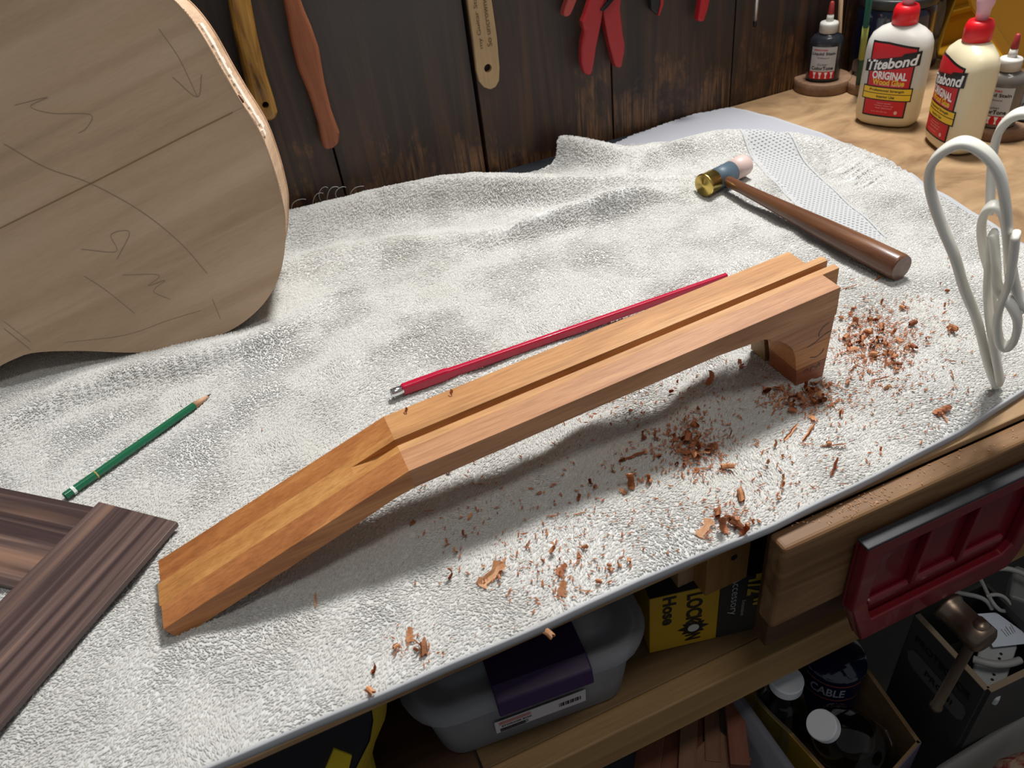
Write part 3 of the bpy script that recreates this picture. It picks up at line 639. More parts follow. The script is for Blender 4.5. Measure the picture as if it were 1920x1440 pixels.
flat_cord([(1868, 722), (1852, 680), (1832, 600), (1808, 540), (1790, 480), (1765, 420), (1748, 370), (1742, 330), (1752, 300), (1780, 276), (1812, 268), (1850, 290), (1875, 330), (1886, 390), (1893, 470), (1905, 540), (1925, 575), (1960, 600)], [0, .0, .01, .02, .03, .03, .03, .03, .03, .03, .03, .03, .03, .03, .02, .01, .01, .01])
flat_cord([(1874, 720), (1866, 640), (1862, 580), (1858, 520), (1845, 470), (1840, 430), (1846, 400), (1862, 386), (1880, 398), (1888, 440), (1893, 520), (1902, 560), (1920, 580)], [.0, -.008, -.01, -.01, -.01, -.01, -.01, -.01, -.01, -.01, -.01, -.01, -.01])
flat_cord([(1876, 716), (1862, 640), (1852, 560), (1856, 480), (1862, 440), (1868, 500), (1872, 540), (1895, 570), (1908, 600), (1903, 635), (1888, 650), (1874, 640), (1870, 600), (1880, 560), (1892, 530), (1900, 480), (1904, 440)], [.006, .004, .004, .004, .004, .01, .014, .018, .018, .018, .018, .018, .018, .02, .03, .03, .03])
flat_cord([(1856, 400), (1858, 340), (1862, 290), (1872, 250), (1890, 225), (1915, 212), (1950, 214)], [-.03, -.04, -.05, -.05, -.05, -.05, -.05])

# ================================================================ GLUE BOTTLES
M_glue, nt, b = nmat('cream_bottle_plastic'); tc = nt.nodes.new('ShaderNodeTexCoord'); sp_ = nt.nodes.new('ShaderNodeSeparateXYZ'); nt.links.new(tc.outputs['Object'], sp_.inputs[0])
n_ = noise_node(nt, tc.outputs['Object'], 40, 2); ad = nt.nodes.new('ShaderNodeMath'); ad.operation = 'MULTIPLY_ADD'; ad.inputs[1].default_value = .006; nt.links.new(n_, ad.inputs[0]); nt.links.new(sp_.outputs[2], ad.inputs[2])
def glue_mat(level, lowc, upc):
    m, nt, b = nmat('cream_bottle_plastic'); tc = nt.nodes.new('ShaderNodeTexCoord'); s_ = nt.nodes.new('ShaderNodeSeparateXYZ'); nt.links.new(tc.outputs['Object'], s_.inputs[0])
    n_ = noise_node(nt, tc.outputs['Object'], 30, 2); a = nt.nodes.new('ShaderNodeMath'); a.operation = 'MULTIPLY_ADD'; a.inputs[1].default_value = .012; nt.links.new(n_, a.inputs[0]); nt.links.new(s_.outputs[2], a.inputs[2])
    mr = nt.nodes.new('ShaderNodeMapRange'); mr.inputs['From Min'].default_value = level; mr.inputs['From Max'].default_value = level + .01; nt.links.new(a.outputs[0], mr.inputs[0])
    nt.links.new(mixc(nt, mr.outputs[0], lowc, upc), b.inputs['Base Color']); b.inputs['Roughness'].default_value = .3; b.inputs['Subsurface Weight'].default_value = .25; b.inputs['Subsurface Radius'].default_value = (.01, .008, .005); return m
M_cap = plain('red_cap', (.72, .008, .015), .35, sss=.05); M_noz = plain('pink_nozzle', (.80, .45, .52), .3, sss=.2)
M_lred = plain('label_red', (.60, .010, .018), .4); M_lblk = plain('label_black', (.01, .01, .01), .4); M_lyel = plain('label_yellow', (.85, .55, .02), .4)
M_lwht = plain('label_white', (.85, .85, .85), .4); M_lpnk = plain('label_small_print', (.85, .45, .45), .4)
GA, GB, GH = .0505, .031, .128
def gl_half(z):   # half width and depth along the height
    a = np.interp(z, [0, .002, .007, .015, .10, .112, .121, .1285, .133, .136], [.72, .86, .97, 1.0, .985, .955, .87, .66, .42, .28])
    return GA * a, GB * float(np.interp(z, [0, .002, .007, .015, .10, .112, .121, .1285, .133, .136], [.66, .84, .97, 1, 1, .96, .88, .72, .55, .45]))
def glue_bottle(base, yaw, label, mat):
    t = empty('glue_bottle', base, label, 'bottle', rot=(0, 0, yaw)); t.scale = (.9, .92, 1.07)
    bm = bmesh.new(); n = 64; rings = []; ex = 2.6
    for z in [0, .002, .007, .015, .03, .05, .07, .09, .10, .106, .112, .117, .121, .125, .1285, .133, .136]:
        a, c_ = gl_half(z); e = float(np.interp(z, [0, .11, .13], [ex, ex, 2.0])); ring = []
        for i in range(n):
            th = 2 * math.pi * i / n; cs, sn = math.cos(th), math.sin(th)
            ring.append(bm.verts.new((a * math.copysign(abs(cs) ** (2 / e), cs), c_ * math.copysign(abs(sn) ** (2 / e), sn), z)))
        rings.append(ring)
    for A, B in zip(rings, rings[1:]):
        for i in range(n): bm.faces.new((A[i], A[(i + 1) % n], B[(i + 1) % n], B[i]))
    bm.faces.new(rings[0][::-1]); bm.faces.new(rings[-1]); from_bm('body', bm, mat, t, True)
    bm = bmesh.new(); prof = [(.0170, .1345), (.0193, .1348), (.0193, .149), (.0183, .153), (.0160, .157), (.0100, .158)]
    lathe(bm, prof, 48)
    from_bm('cap', bm, M_cap, t, True)
    bm = bmesh.new(); lathe(bm, [(.0085, .157), (.0095, .170), (.0120, .176), (.0120, .184), (.0090, .188), (.0080, .200), (.0078, .214), (.003, .218)], 32); from_bm('nozzle', bm, M_noz, t, True)
    def f(off):
        def g(p):
            u, z = p[0], p[1]; a, c_ = gl_half(max(z, 0)); k = min(abs(u) / a, .985)
            return Vector((u, -c_ * (1 - k ** 2.6) ** (1 / 2.6) - off, z))
        return g
    def grid(bm, poly_x0, poly_x1, z0, z1, off, nx=20, nz=24, skew=0):
        # x limits may vary with z
        G = []
        for j in range(nz + 1):
            tz_ = j / nz; row = []
            for i in range(nx + 1):
                z = z0 + (z1(i / nx) - z0) * tz_ if callable(z1) else z0 + (z1 - z0) * tz_
                x = poly_x0(z) + (poly_x1(z) - poly_x0(z)) * i / nx; row.append(bm.verts.new(f(off)((x, z + skew * x))))
            G.append(row)
        for j in range(nz):
            for i in range(nx): bm.faces.new((G[j][i], G[j][i + 1], G[j + 1][i + 1], G[j + 1][i]))
    lab = empty('label', (0, 0, 0)); lab.parent = t
    xl = lambda z: -.033 - .002 * (z / .1); xr_ = lambda z: .033 + .002 * (z / .1)
    bm = bmesh.new(); grid(bm, xl, xr_, .016, lambda s: .116 - .008 * max(0, s - .35), .0004); from_bm('label_border', bm, M_lblk, lab)
    bm = bmesh.new(); grid(bm, lambda z: xl(z) + .0022, lambda z: xr_(z) - .0022, .0185, lambda s: .1135 - .008 * max(0, s - .35), .0007); from_bm('label_panel', bm, M_lred, lab)
    bm = bmesh.new()
    for z0, z1 in ((.0405, .0478), (.0488, .0562)):
        grid(bm, lambda z: -.037, lambda z: .037, z0, z1, .0012, 24, 3)
    bmk = bmesh.new(); grid(bmk, lambda z: -.0385, lambda z: .0385, .0390, .0577, .0010, 24, 4); from_bm('band_border', bmk, M_lblk, lab)
    from_bm('yellow_band', bm, M_lyel, lab)
    bmW, bmK, bmY, bmP = bmesh.new(), bmesh.new(), bmesh.new(), bmesh.new()
    sk = lambda bm_, cx_, cz_, off, k=0.: (lambda p: f(off)((cx_ + p.x, cz_ + p.y + k * p.x)))
    # logo word on black plate that rises to the right
    plate_ = [(-.040, -.0095), (-.038, .0065), (.020, .0070), (.022, .0105), (.036, .0110), (.041, .0080), (.040, -.0035), (.030, -.0085)]
    G = []
    NX = 30
    for i in range(NX + 1):
        x = -.0405 + .081 * i / NX; hi = .0070 + (.0030 if x > .014 else 0); lo_ = -.0085
        G.append([bmK.verts.new(f(.0014)((x, .0900 + .16 * x + lo_ + (hi - lo_) * k / 4))) for k in range(5)])
    for A, B in zip(G, G[1:]):
        for k in range(4): bmK.faces.new((A[k], B[k], B[k + 1], A[k + 1]))
    join_bm(bmW, text_fit('Titebond', .076, .0142, .030, .12), sk(0, 0, .0898, .0019, .16))
    join_bm(bmW, text_fit('ORIGINAL', .054, .0108, .040), sk(0, .0, .0728, .0011))
    join_bm(bmY, text_fit('Wood Glue', .050, .0078, .035), sk(0, .0, .0640, .0011))
    join_bm(bmP, text_fit('The Industry Standard', .046, .0028, .01), sk(0, .0, .0600, .0011))
    join_bm(bmK, text_fit('Professional Strength', .054, .0042, .014), sk(0, .0, .0524, .0016))
    join_bm(bmK, text_fit('Interior Use', .028, .0038, .014), sk(0, .0, .0443, .0016))
    for z, s, w in ((.0350, 'Bonds quickly', .022), (.0318, 'Water clean-up', .030), (.0286, 'Wood . Particle board', .026)): join_bm(bmP, text_fit(s, w, .0021), sk(0, 0, z, .0011))
    bmV = bmesh.new(); join_bm(bmV, text_fit('16 FL OZ (473 mL)', .026, .0020), sk(0, -.006, .0232, .0011)); from_bm('volume_print', bmV, M_lpnk, lab)
    r = bmesh.new(); bmesh.ops.create_circle(r, cap_ends=True, radius=.0026, segments=14); bmC = bmesh.new(); join_bm(bmC, r, sk(0, .020, .0235, .0011)); from_bm('round_emblem', bmC, M_lpnk, lab)
    o = from_bm('white_lettering', bmW, M_lwht, lab); from_bm('black_lettering', bmK, M_lblk, lab); from_bm('yellow_lettering', bmY, M_lyel, lab); from_bm('small_print', bmP, M_lpnk, lab)['kind'] = 'stuff'
    return t
pL = atz(1660, 228, 0); pR = atz(1781, 272, 0)
glue_bottle((pL.x, pL.y, 0.0005), math.radians(-60), 'cream wood glue bottle with its full red label showing, nearer the plank wall', glue_mat(.055, (.72, .60, .38), (.62, .60, .56))).name = 'glue_bottle'
glue_bottle((pR.x, pR.y, 0.0005), math.radians(-111), 'cream wood glue bottle turned partly sideways, nearest the white cord', glue_mat(.2, (.78, .69, .47), (.78, .72, .55)))

# ================================================================ STAIN BOTTLES on wooden discs
M_disc = wood('disc_wood', [(.3, (.17, .095, .055)), (.5, (.23, .135, .08)), (.7, (.29, .18, .11))], 0, 8, 40, 150, .6, .2)
def disc(p, r, h, label):
    bm = bmesh.new(); lathe(bm, [(r - .001, 0), (r, .001), (r, h - .0015), (r - .0015, h)], 48); o = from_bm('wooden_disc', bm, M_disc, None); o.location = (p.x, p.y, .0005)
    for pp in o.data.polygons: pp.use_smooth = len(pp.vertices) == 4
    return tag(o, label, 'wooden disc')
def stain_bottle(base, yaw, label, col):
    t = empty('stain_bottle', base, label, 'bottle', rot=(0, 0, yaw)); mb = plain('stain_plastic', col, .22, coat=.3)
    bm = bmesh.new(); r = .027; SY = .74; lathe(bm, [(r * .9, 0), (r, .003), (r, .060), (r * .95, .066), (r * .80, .0715), (r * .5, .0755), (r * .5, .079)], 40, sx=1.0, sy=SY); from_bm('body', bm, mb, t, True)
    mw = plain('white_cap', (.62, .60, .56), .45)
    bm = bmesh.new()
    n = 48; prof = [(.0145, .076), (.0145, .089), (.0135, .091), (.005, .0925)]
    lathe(bm, prof, n); from_bm('cap', bm, mw, t, True)
    bm = bmesh.new(); lathe(bm, [(.0062, .0915), (.0048, .103)], 24); from_bm('spout', bm, mw, t, True)
    bm = bmesh.new(); lathe(bm, [(.0046, .1025), (.0050, .104), (.0034, .120), (.0020, .122)], 24); from_bm('red_tip', bm, plain('dull_red_tip', (.33, .03, .03), .5), t, True)
    lab = empty('label'); lab.parent = t
    def cyl(off): return lambda p: Vector(((r + off) * math.sin(p[0] * 1.25 / r), -SY * (r + off) * math.cos(p[0] * 1.25 / r), p[1]))
    def patch(x0, x1, z0, z1, off, mat_, nm):
        bm = bmesh.new(); G = [[bm.verts.new(cyl(off)((x0 + (x1 - x0) * i / 16, z0 + (z1 - z0) * j / 2))) for j in range(3)] for i in range(17)]
        for A, B in zip(G, G[1:]):
            for j in range(2): bm.faces.new((A[j], B[j], B[j + 1], A[j + 1]))
        from_bm(nm, bm, mat_, lab)
    patch(-.019, .015, .006, .057, .0003, plain('label_grey', (.50, .51, .53), .5), 'label_panel'); patch(-.019, .015, .006, .018, .0005, M_lred, 'red_strip')
    bm = bmesh.new(); sk = lambda cz, off=.0007, cx_=-.002: (lambda p: cyl(off)((cx_ + p.x, cz + p.y)))
    join_bm(bm, text_fit('Liquid Stain', .030, .0062, .025), sk(.046)); join_bm(bm, text_fit('ColorTone', .028, .0058, .03), sk(.0235)); join_bm(bm, text_fit('Professional', .014, .0022), sk(.040)); join_bm(bm, text_fit('Guitar', .013, .0035), sk(.0295)); from_bm('black_lettering', bm, M_lblk, lab)
    bm = bmesh.new(); join_bm(bm, text_fit('stewmac', .018, .0030, .02), sk(.0525, cx_=-.006)); from_bm('red_lettering', bm, M_lred, lab)
    bm = bmesh.new()
    for k in range(4):
        x = -.013 + k * .0072; G = [cyl(.0008)((x + a, z)) for a, z in ((0, .0168), (.0042, .0168), (.0028, .011), (.0034, .007), (.001, .007), (.0016, .011))]; bm.faces.new([bm.verts.new(g) for g in G])
    from_bm('bottle_row_emblem', bm, M_lwht, lab)
    return t
dL = atz(1541, 158, .0); dR = atz(1862, 252, 0)
disc(atz(1540, 164, 0), .0465, .019, 'round wooden disc under the dark stain bottle by the wall')
q_ = atz(1541, 148, .0195); stain_bottle((q_.x, q_.y, .0198), math.radians(-42), 'small dark stain bottle with white cap on the disc by the plank wall', (.018, .02, .026))
disc(atz(1868, 246, 0), .043, .018, 'round wooden disc behind the sideways glue bottle')
q_ = atz(1862, 232, .0185); stain_bottle((q_.x, q_.y, .0188), math.radians(-62), 'small grey-brown stain bottle half hidden behind the sideways glue bottle', (.13, .115, .10))
disc(atz(1935, 235, 0), .04, .018, 'round wooden disc at the right frame edge')
q_ = atz(1935, 222, .0185); stain_bottle((q_.x, q_.y, .0188), math.radians(-50), 'small blue-grey stain bottle cut off by the right frame edge', (.06, .07, .10))
disc(atz(1628, 168, 0), .036, .017, 'shadowed wooden disc half hidden behind the first glue bottle')

# dark blue jar, sticks, black vase, yellow bin --------------------------
M_navy = plain('navy_glaze', (.004, .008, .030), .12, coat=.8)
jp = Vector((1.077, 1.026, 0))
jar = empty('dark_jar', (jp.x, jp.y, .0005), 'large dark navy glass jar with grey lid behind the glue bottle', 'jar')
bm = bmesh.new(); lathe(bm, [(.052, 0), (.059, .004), (.061, .05), (.061, .112), (.060, .120), (.058, .124)], 56); from_bm('glass', bm, M_navy, jar, True)
bm = bmesh.new(); lathe(bm, [(.0585, .1235), (.0605, .126), (.0605, .136), (.060, .139), (.053, .1385), (.051, .136)], 56); from_bm('lid', bm, plain('grey_lid', (.035, .037, .040), .35), jar, True)
bp_ = Vector((1.172, 1.036, 0))
vase = empty('black_bottle', (bp_.x, bp_.y, .0005), 'shiny black round bottle between the glue bottles and yellow bin', 'bottle')
bm = bmesh.new(); lathe(bm, [(.018, 0), (.020, .005), (.024, .06), (.030, .10), (.034, .125), (.032, .150), (.025, .165), (.014, .172), (.013, .19)], 48); from_bm('body', bm, plain('black_gloss', (.006, .006, .010), .1, coat=.7), vase, True)
bm = bmesh.new(); lathe(bm, [(.015, .188), (.015, .205), (.013, .207)], 32); from_bm('stopper', bm, plain('black_cap', (.01, .01, .01), .5), vase, True)
# sticks
s0 = atz(1590, 120, .0); s1_ = Vector((s0.x - .002, s0.y, .24)); 
bm = bmesh.new(); a_ = aty(1574, 60, 1.055); b_ = aty(1577, 0, 1.058); d_ = (b_ - a_).normalized(); st = a_ - d_ * ((a_.z - .0006) / d_.z); en = a_ + d_ * .16
lathe(bm, [(.0032, 0), (.0034, .002), (.0034, (en - st).length)], 16); o = from_bm('dowel', bm, plain('pale_dowel', (.40, .26, .15), .55), None, True); o.matrix_world = zto(st, en); tag(o, 'thin pale wooden dowel standing behind the dark stain bottle', 'stick')
gb = atz(1608, 165, .01); gt = atz(1630, 0, .16)
brush = emptym('marking_pen', zto(gb, gt), 'slim dark green pen with yellow-green band leaning on the navy jar', 'pen'); gl = (gt - gb).length
bm = bmesh.new(); lathe(bm, [(.002, 0), (.0042, .01), (.0044, gl * 1.25)], 20); from_bm('barrel', bm, plain('dark_green', (.006, .06, .035), .4), brush, True)
bm = bmesh.new(); lathe(bm, [(.0048, gl * .36), (.0048, gl * .72)], 20); from_bm('yellow_band', bm, plain('olive_yellow', (.28, .30, .06), .5), brush, True)

M_yel = plain('yellow_plastic', (.54, .28, .008), .34, coat=.15); M_yel2 = plain('yellow_plastic_shaded', (.36, .18, .006), .4)  # second yellow is darker: shade inside the bin put into the colour
yb_ = empty('parts_bin', (1.30, 1.0, 0), 'big yellow plastic bin behind the bottles in the back right corner', 'bin')
o_ = Vector((1.30, 1.0, 0))
def rel(L_): return [Vector(p) - o_ for p in L_]
bm = bmesh.new(); prism(bm, rel([(1.215, 1.082, .001), (1.66, 1.082, .001), (1.66, 1.082, .42), (1.215, 1.082, .42)]), (0, -.004, 0)); from_bm('back_panel', bm, M_yel2, yb_, bevel=.001)
bm = bmesh.new(); prism(bm, rel([(1.215, 1.078, .001), (1.66, 1.078, .001), (1.66, .78, .001), (1.215, .95, .001)]), (0, 0, .006)); from_bm('floor_panel', bm, M_yel2, yb_, bevel=.001)
for z in (.055, .10, .15):
    bm = bmesh.new(); prism(bm, rel([(1.215, 1.078, z), (1.215, 1.068, z + .004), (1.215, 1.068, z + .012), (1.215, 1.078, z + .016)]), (.445, 0, 0)); from_bm('rib', bm, M_yel2, yb_, bevel=.002)
# curved side wall with thick rim, nearer the camera
side = [(1.30, .001), (1.66, .001), (1.66, .42)] + [(1.36 - .16 * math.cos(a) + .06, .40 - .40 * math.sin(a) + .0) for a in np.linspace(0, math.pi / 2, 14)]
sp = [aty(p[0], p[1], .93) for p in ((1812, -60), (1822, 0), (1850, 45), (1880, 90), (1905, 135), (1918, 175), (1925, 215))]
prof = [(p.x, p.z) for p in sp]
prof = [(x, max(z, .001)) for x, z in prof]
poly = [(x, z) for x, z in prof] + [(prof[-1][0] + .02, .001), (1.66, .001), (1.66, prof[0][1])]
bm = bmesh.new(); prism(bm, rel([(x, .93, z) for x, z in poly]), (0, .006, 0)); from_bm('side_panel', bm, M_yel, yb_, bevel=.001)
P = [Vector((x, .927, z)) - o_ for x, z in prof]; bm = bmesh.new(); sweep(bm, catmull(P, 6), [(-.006, -.004), (.006, -.004), (.006, .004), (-.006, .004)], [(0, 1, 0)] * (len(P) * 6)); from_bm('rim', bm, M_yel, yb_, bevel=.001)

# ================================================================ WALL TOOLS
def wallpoly(name, pts, y, th, mat, parent=None, bevel=.003, hole=None, extra_top=.12, seg=3):
    P = [aty(px, py, y) for px, py in pts]
    bm = bmesh.new(); 
    if hole is None: prism(bm, [p for p in P], (0, th, 0)); return from_bm(name, bm, mat, parent, bevel=bevel, seg=seg)
    # boolean-free hole: bridge the polygon with a circle cut
    c = aty(hole[0], hole[1], y); r = hole[2]
    prism(bm, P, (0, th, 0)); o = from_bm(name, bm, mat, parent, bevel=bevel, seg=seg)
    hb_ = bmesh.new(); lathe(hb_, [(r, -.03), (r, .03)], 20, Matrix.Translation(c) @ Matrix.Rotation(math.pi / 2, 4, 'X'))
    bmesh.ops.recalc_face_normals(hb_, faces=hb_.faces); hm = bpy.data.meshes.new('cut'); hb_.to_mesh(hm); hb_.free(); ho_ = bpy.data.objects.new('cut', hm); COL.objects.link(ho_)
    md = o.modifiers.new('hole', 'BOOLEAN'); md.object = ho_; md.solver = 'EXACT'
    dg = bpy.context.evaluated_depsgraph_get(); me2 = bpy.data.meshes.new_from_object(o.evaluated_get(dg)); o.modifiers.clear(); o.data = me2; bpy.data.objects.remove(ho_); return o
M_amber = wood('amber_varnish', [(.3, (.10, .04, .008)), (.45, (.32, .16, .03)), (.6, (.44, .24, .05)), (.75, (.52, .30, .08))], 2, 10, 55, 200, .4, .1, coat=.3)
o = wallpoly('hanging_hammer', [(400, -110), (429, 0), (438, 56), (454, 125), (471, 194), (475, 217), (482, 227), (494, 230), (510, 228), (520, 224), (522, 212), (516, 188), (501, 141), (485, 72), (471, 0), (447, -110)], 1.062, .024, M_amber, None, .007, (498, 197, .0042)); tag(o, 'amber varnished wooden tool handle with hole, hanging leftmost on the wall', 'tool')
M_rust = wood('terracotta_wood', [(.3, (.20, .065, .03)), (.5, (.26, .085, .04)), (.7, (.31, .11, .052))], 2, 4, 25, 200, .5, .1)
o = wallpoly('carved_stick', [(505, -110), (533, 0), (541, 40), (547, 78), (560, 131), (579, 175), (597, 231), (603, 262), (607, 280), (614, 282), (626, 279), (636, 271), (638, 250), (622, 206), (610, 156), (599, 91), (585, 50), (572, 20), (565, 0), (540, -110)], 1.066, .016, M_rust, None, .005); tag(o, 'terracotta-coloured waisted wooden stick hanging beside the amber handle', 'tool')
M_beige = wood('maple_stick', [(.3, (.36, .24, .12)), (.5, (.43, .30, .16)), (.7, (.49, .35, .20))], 2, 3, 25, 200, .45, .05)
st_ = empty('maple_stick', aty(915, 128, 1.078), 'flat pale wooden stick with rounded end, hole and handwriting', 'stick')
o = wallpoly('stick_blade', [(858, -110), (877, 0), (888, 78), (894, 134), (899, 153), (908, 164), (920, 168), (930, 163), (936, 151), (937, 128), (932, 69), (922, 0), (905, -110)], 1.078, .007, M_beige, None, .0012, (915, 128, .0058)); 
o.parent = st_; o.matrix_parent_inverse = Matrix.Translation(-st_.location)
bm = bmesh.new(); base_ = aty(900, 92, 1.0775); dv = (aty(886, 0, 1.0775) - aty(899, 92, 1.0775)).normalized(); dn = Vector((dv.z, 0, -dv.x))
for k, (s_, w_) in enumerate((('my Guitar Stand', .078), ('So uncrowned', .070))):
    c_ = aty(899, 92, 1.0775) + dn * (.0035 + k * .0125) ; join_bm(bm, text_fit(s_, w_, .0075, 0), lambda p, c_=c_, w_=w_: c_ + dv * (p.x + w_ / 2) - dn * -1 * (-p.y) + Vector((0, -.0004, 0)) - st_.location)
from_bm('handwriting', bm, plain('brown_ink', (.13, .075, .03), .6), st_)
# red handled pliers
M_redgrip = plain('red_rubber_grip', (.36, .022, .025), .42); M_steelD = plain('dark_steel', (.02, .02, .022), .4, .7)
pr = empty('pliers', aty(1130, 30, 1.06), 'red-handled pliers hanging centre of the wall', 'pliers')
def pp(name, pts, y, th, mat, par, bev=.003):
    o = wallpoly(name, pts, y, th, mat, None, bev); o.parent = par; o.matrix_parent_inverse = Matrix.Translation(-par.location); return o
pp('grip', [(1120, -60), (1107, 0), (1098, 28), (1093, 41), (1094, 50), (1097, 58), (1093, 75), (1091, 94), (1091, 116), (1094, 130), (1097, 139), (1104, 142), (1110, 141), (1113, 130), (1115, 119), (1119, 91), (1125, 62), (1129, 41), (1133, 15), (1140, -20), (1148, -60)], 1.064, .014, M_redgrip, pr, .004)
pp('grip', [(1128, -30), (1131, 15), (1132, 28), (1135, 44), (1141, 75), (1146, 95), (1149, 106), (1152, 118), (1155, 125), (1161, 128), (1166, 126), (1168, 115), (1171, 100), (1172, 84), (1168, 62), (1166, 44), (1163, 19), (1165, 0), (1162, -60), (1135, -60)], 1.070, .014, M_redgrip, pr, .004)
pp('joint', [(1127, 20), (1140, 4), (1146, -14), (1166, -14), (1152, 0), (1140, 14), (1132, 22)], 1.060, .006, M_steelD, pr, .001)
o = wallpoly('plier_grip', [(1062, -60), (1065, 0), (1059, 18), (1057, 26), (1059, 31), (1064, 32), (1070, 28), (1076, 16), (1082, 0), (1090, -60)], 1.07, .014, plain('faded_red_grip', (.38, .06, .05), .5), None, .004); tag(o, 'faded red grip end just left of the red pliers', 'tool')
kn = empty('cutter', aty(1230, 5, 1.07), 'black handle with thin red edge right of the pliers', 'tool')
pp('handle', [(1218, -50), (1222, 18), (1234, 29), (1240, 10), (1246, -50)], 1.072, .012, plain('black_grip', (.015, .014, .016), .5), kn, .002)
pp('red_edge', [(1241, -50), (1239, 8), (1234, 30), (1237, 30), (1244, 10), (1250, -50)], 1.070, .010, M_redgrip, kn, .001)
o = wallpoly('tool_grip', [(1322, -60), (1315, 0), (1312, 22), (1309, 38), (1314, 41), (1321, 40), (1328, 18), (1332, 0), (1342, -60)], 1.066, .014, plain('bright_red_grip', (.42, .012, .02), .38), None, .003); tag(o, 'bright red grip end hanging above the mallet', 'tool')
sc_ = empty('screwdriver', aty(1418, 0, 1.075), 'thin steel screwdriver shaft hanging rightmost on the wall', 'screwdriver')
a_ = aty(1424, -60, 1.072) - sc_.location; b_ = aty(1416, 39, 1.072) - sc_.location; c_ = aty(1415, 50, 1.072) - sc_.location
bm = bmesh.new(); lathe(bm, [(.0032, 0), (.0032, (b_ - a_).length)], 16, zto(a_, b_)); from_bm('shaft', bm, plain('steel', (.5, .5, .5), .3, .9), sc_, True)
bm = bmesh.new(); lathe(bm, [(.0034, 0), (.0026, (c_ - b_).length)], 16, zto(b_, c_)); from_bm('tip', bm, M_steelD, sc_, True)

# ================================================================ VISE
M_jawwood = wood('jaw_oak', [(.3, (.11, .05, .022)), (.5, (.19, .10, .042)), (.7, (.32, .19, .09))], 0, 3, 30, 110, .55, .2)
M_vred = plain('vise_red_enamel', (.15, .006, .012), .30, coat=.3); M_vblk = plain('worn_black_edge', (.018, .018, .022), .45); M_iron = plain('oily_steel', (.20, .15, .11), .32, .85)
vise = empty('bench_vise', (.50, .30, -.08), 'red cast bench vise with wooden jaw face clamped to the front of the bench', 'vise'); VO = Vector((.50, .30, -.08))
jb = aty(1443, 1183, .2945); 
bm = bmesh.new(); box2(bm, Vector((.2975, .2945, jb.z)) - VO, Vector((.86, .3145, -.0045)) - VO); from_bm('wooden_jaw', bm, M_jawwood, vise, bevel=.004, seg=3)
YF, YB = .2790, .2935
def vp(px, py, y=YF): p = aty(px, py, y); return p
outer = [vp(1627, 1032), vp(1586, 1155), vp(1617, 1196), vp(1912, 1052)]
# regular casting: rectangle with chamfered lower-left corner
xL = vp(1628, 1033).x; zT = vp(1628, 1033).z
zB = vp(1640, 1190).z; xR = vp(1920, 893).x + .05
zB = float(zB)
shape = [(xL, zT), (xL + .001, vp(1586, 1155).z), (vp(1617, 1196).x, zB), (xL + .206, zB), (xL + .216, zB + .022), (xL + .218, zT)]
bm = bmesh.new(); prism(bm, [Vector((x, YB - .0005, z)) - VO for x, z in shape], (0, -.004, 0)); from_bm('jaw_casting', bm, M_vred, vise, bevel=.002)
# raised rim frame and recessed pockets
def frame(bm, O, I, y0, y1):
    n = len(O); a = [bm.verts.new(Vector((x, y0, z)) - VO) for x, z in O]; b_ = [bm.verts.new(Vector((x, y0, z)) - VO) for x, z in I]; c_ = [bm.verts.new(Vector((x, y1, z)) - VO) for x, z in O]; d_ = [bm.verts.new(Vector((x, y1, z)) - VO) for x, z in I]
    for i in range(n):
        j = (i + 1) % n
        bm.faces.new((a[i], a[j], b_[j], b_[i])); bm.faces.new((c_[i], c_[j], d_[j], d_[i])); bm.faces.new((a[i], a[j], c_[j], c_[i])); bm.faces.new((b_[i], b_[j], d_[j], d_[i]))
cx_ = sum(p[0] for p in shape) / len(shape); cz_ = sum(p[1] for p in shape) / len(shape)
inn = [(xL + .020, zT - .016), (xL + .018, shape[1][1] + .004), (xL + .030, zB + .030), (xL + .190, zB + .030), (xL + .198, zB + .040), (xL + .200, zT - .016)]
bm = bmesh.new(); frame(bm, shape, inn, YF, YF + .0105); from_bm('raised_rim', bm, M_vred, vise, bevel=.0025)
for x in (xL + .075, xL + .130):
    bm = bmesh.new(); prism(bm, [Vector((x, YF + .0105, zT - .016)) - VO, Vector((x + .005, YF + .0105, zT - .016)) - VO, Vector((x + .001, YF + .0105, zB + .055)) - VO, Vector((x - .005, YF + .0105, zB + .055)) - VO], (0, -.008, 0)); from_bm('rib', bm, M_vred, vise, bevel=.001)
bm = bmesh.new(); box2(bm, Vector((xL + .024, YF + .004, zB + .048)) - VO, Vector((xL + .186, YF + .0105, zB + .058)) - VO); from_bm('rib', bm, M_vred, vise, bevel=.003)
bm = bmesh.new(); box2(bm, Vector((xL - .0008, YF - .0004, zT - .0005)) - VO, Vector((xL + .2185, YB - .002, zT + .0025)) - VO); from_bm('worn_top_edge', bm, M_vblk, vise, bevel=.001)
s0 = aty(1775, 1135, YF) - VO; s0.x = s0.x; s1_ = s0 + Vector((0, -.040, 0))
bm = bmesh.new(); lathe(bm, [(.016, 0), (.016, .004), (.0145, .006), (.0140, .026), (.0155, .028), (.0155, .044), (.012, .047)], 40, zto(s0, s1_)); from_bm('screw_boss', bm, M_iron, vise, True)
hc = s0 + Vector((0, -.067, 0)); hu = aty(1843, 1168, YF - .036) - VO; hd = aty(1754, 1326, YF - .034) - VO
bm = bmesh.new(); L_ = (hd - hu).length; lathe(bm, [(.0, -.001), (.005, 0), (.0078, .003), (.0086, .008), (.0078, .013), (.0055, .016), (.0052, .022), (.0052, L_ - .006), (.0066, L_ - .004), (.0066, L_), (.004, L_ + .002)], 28, zto(hu, hd)); from_bm('handle_bar', bm, M_iron, vise, True)

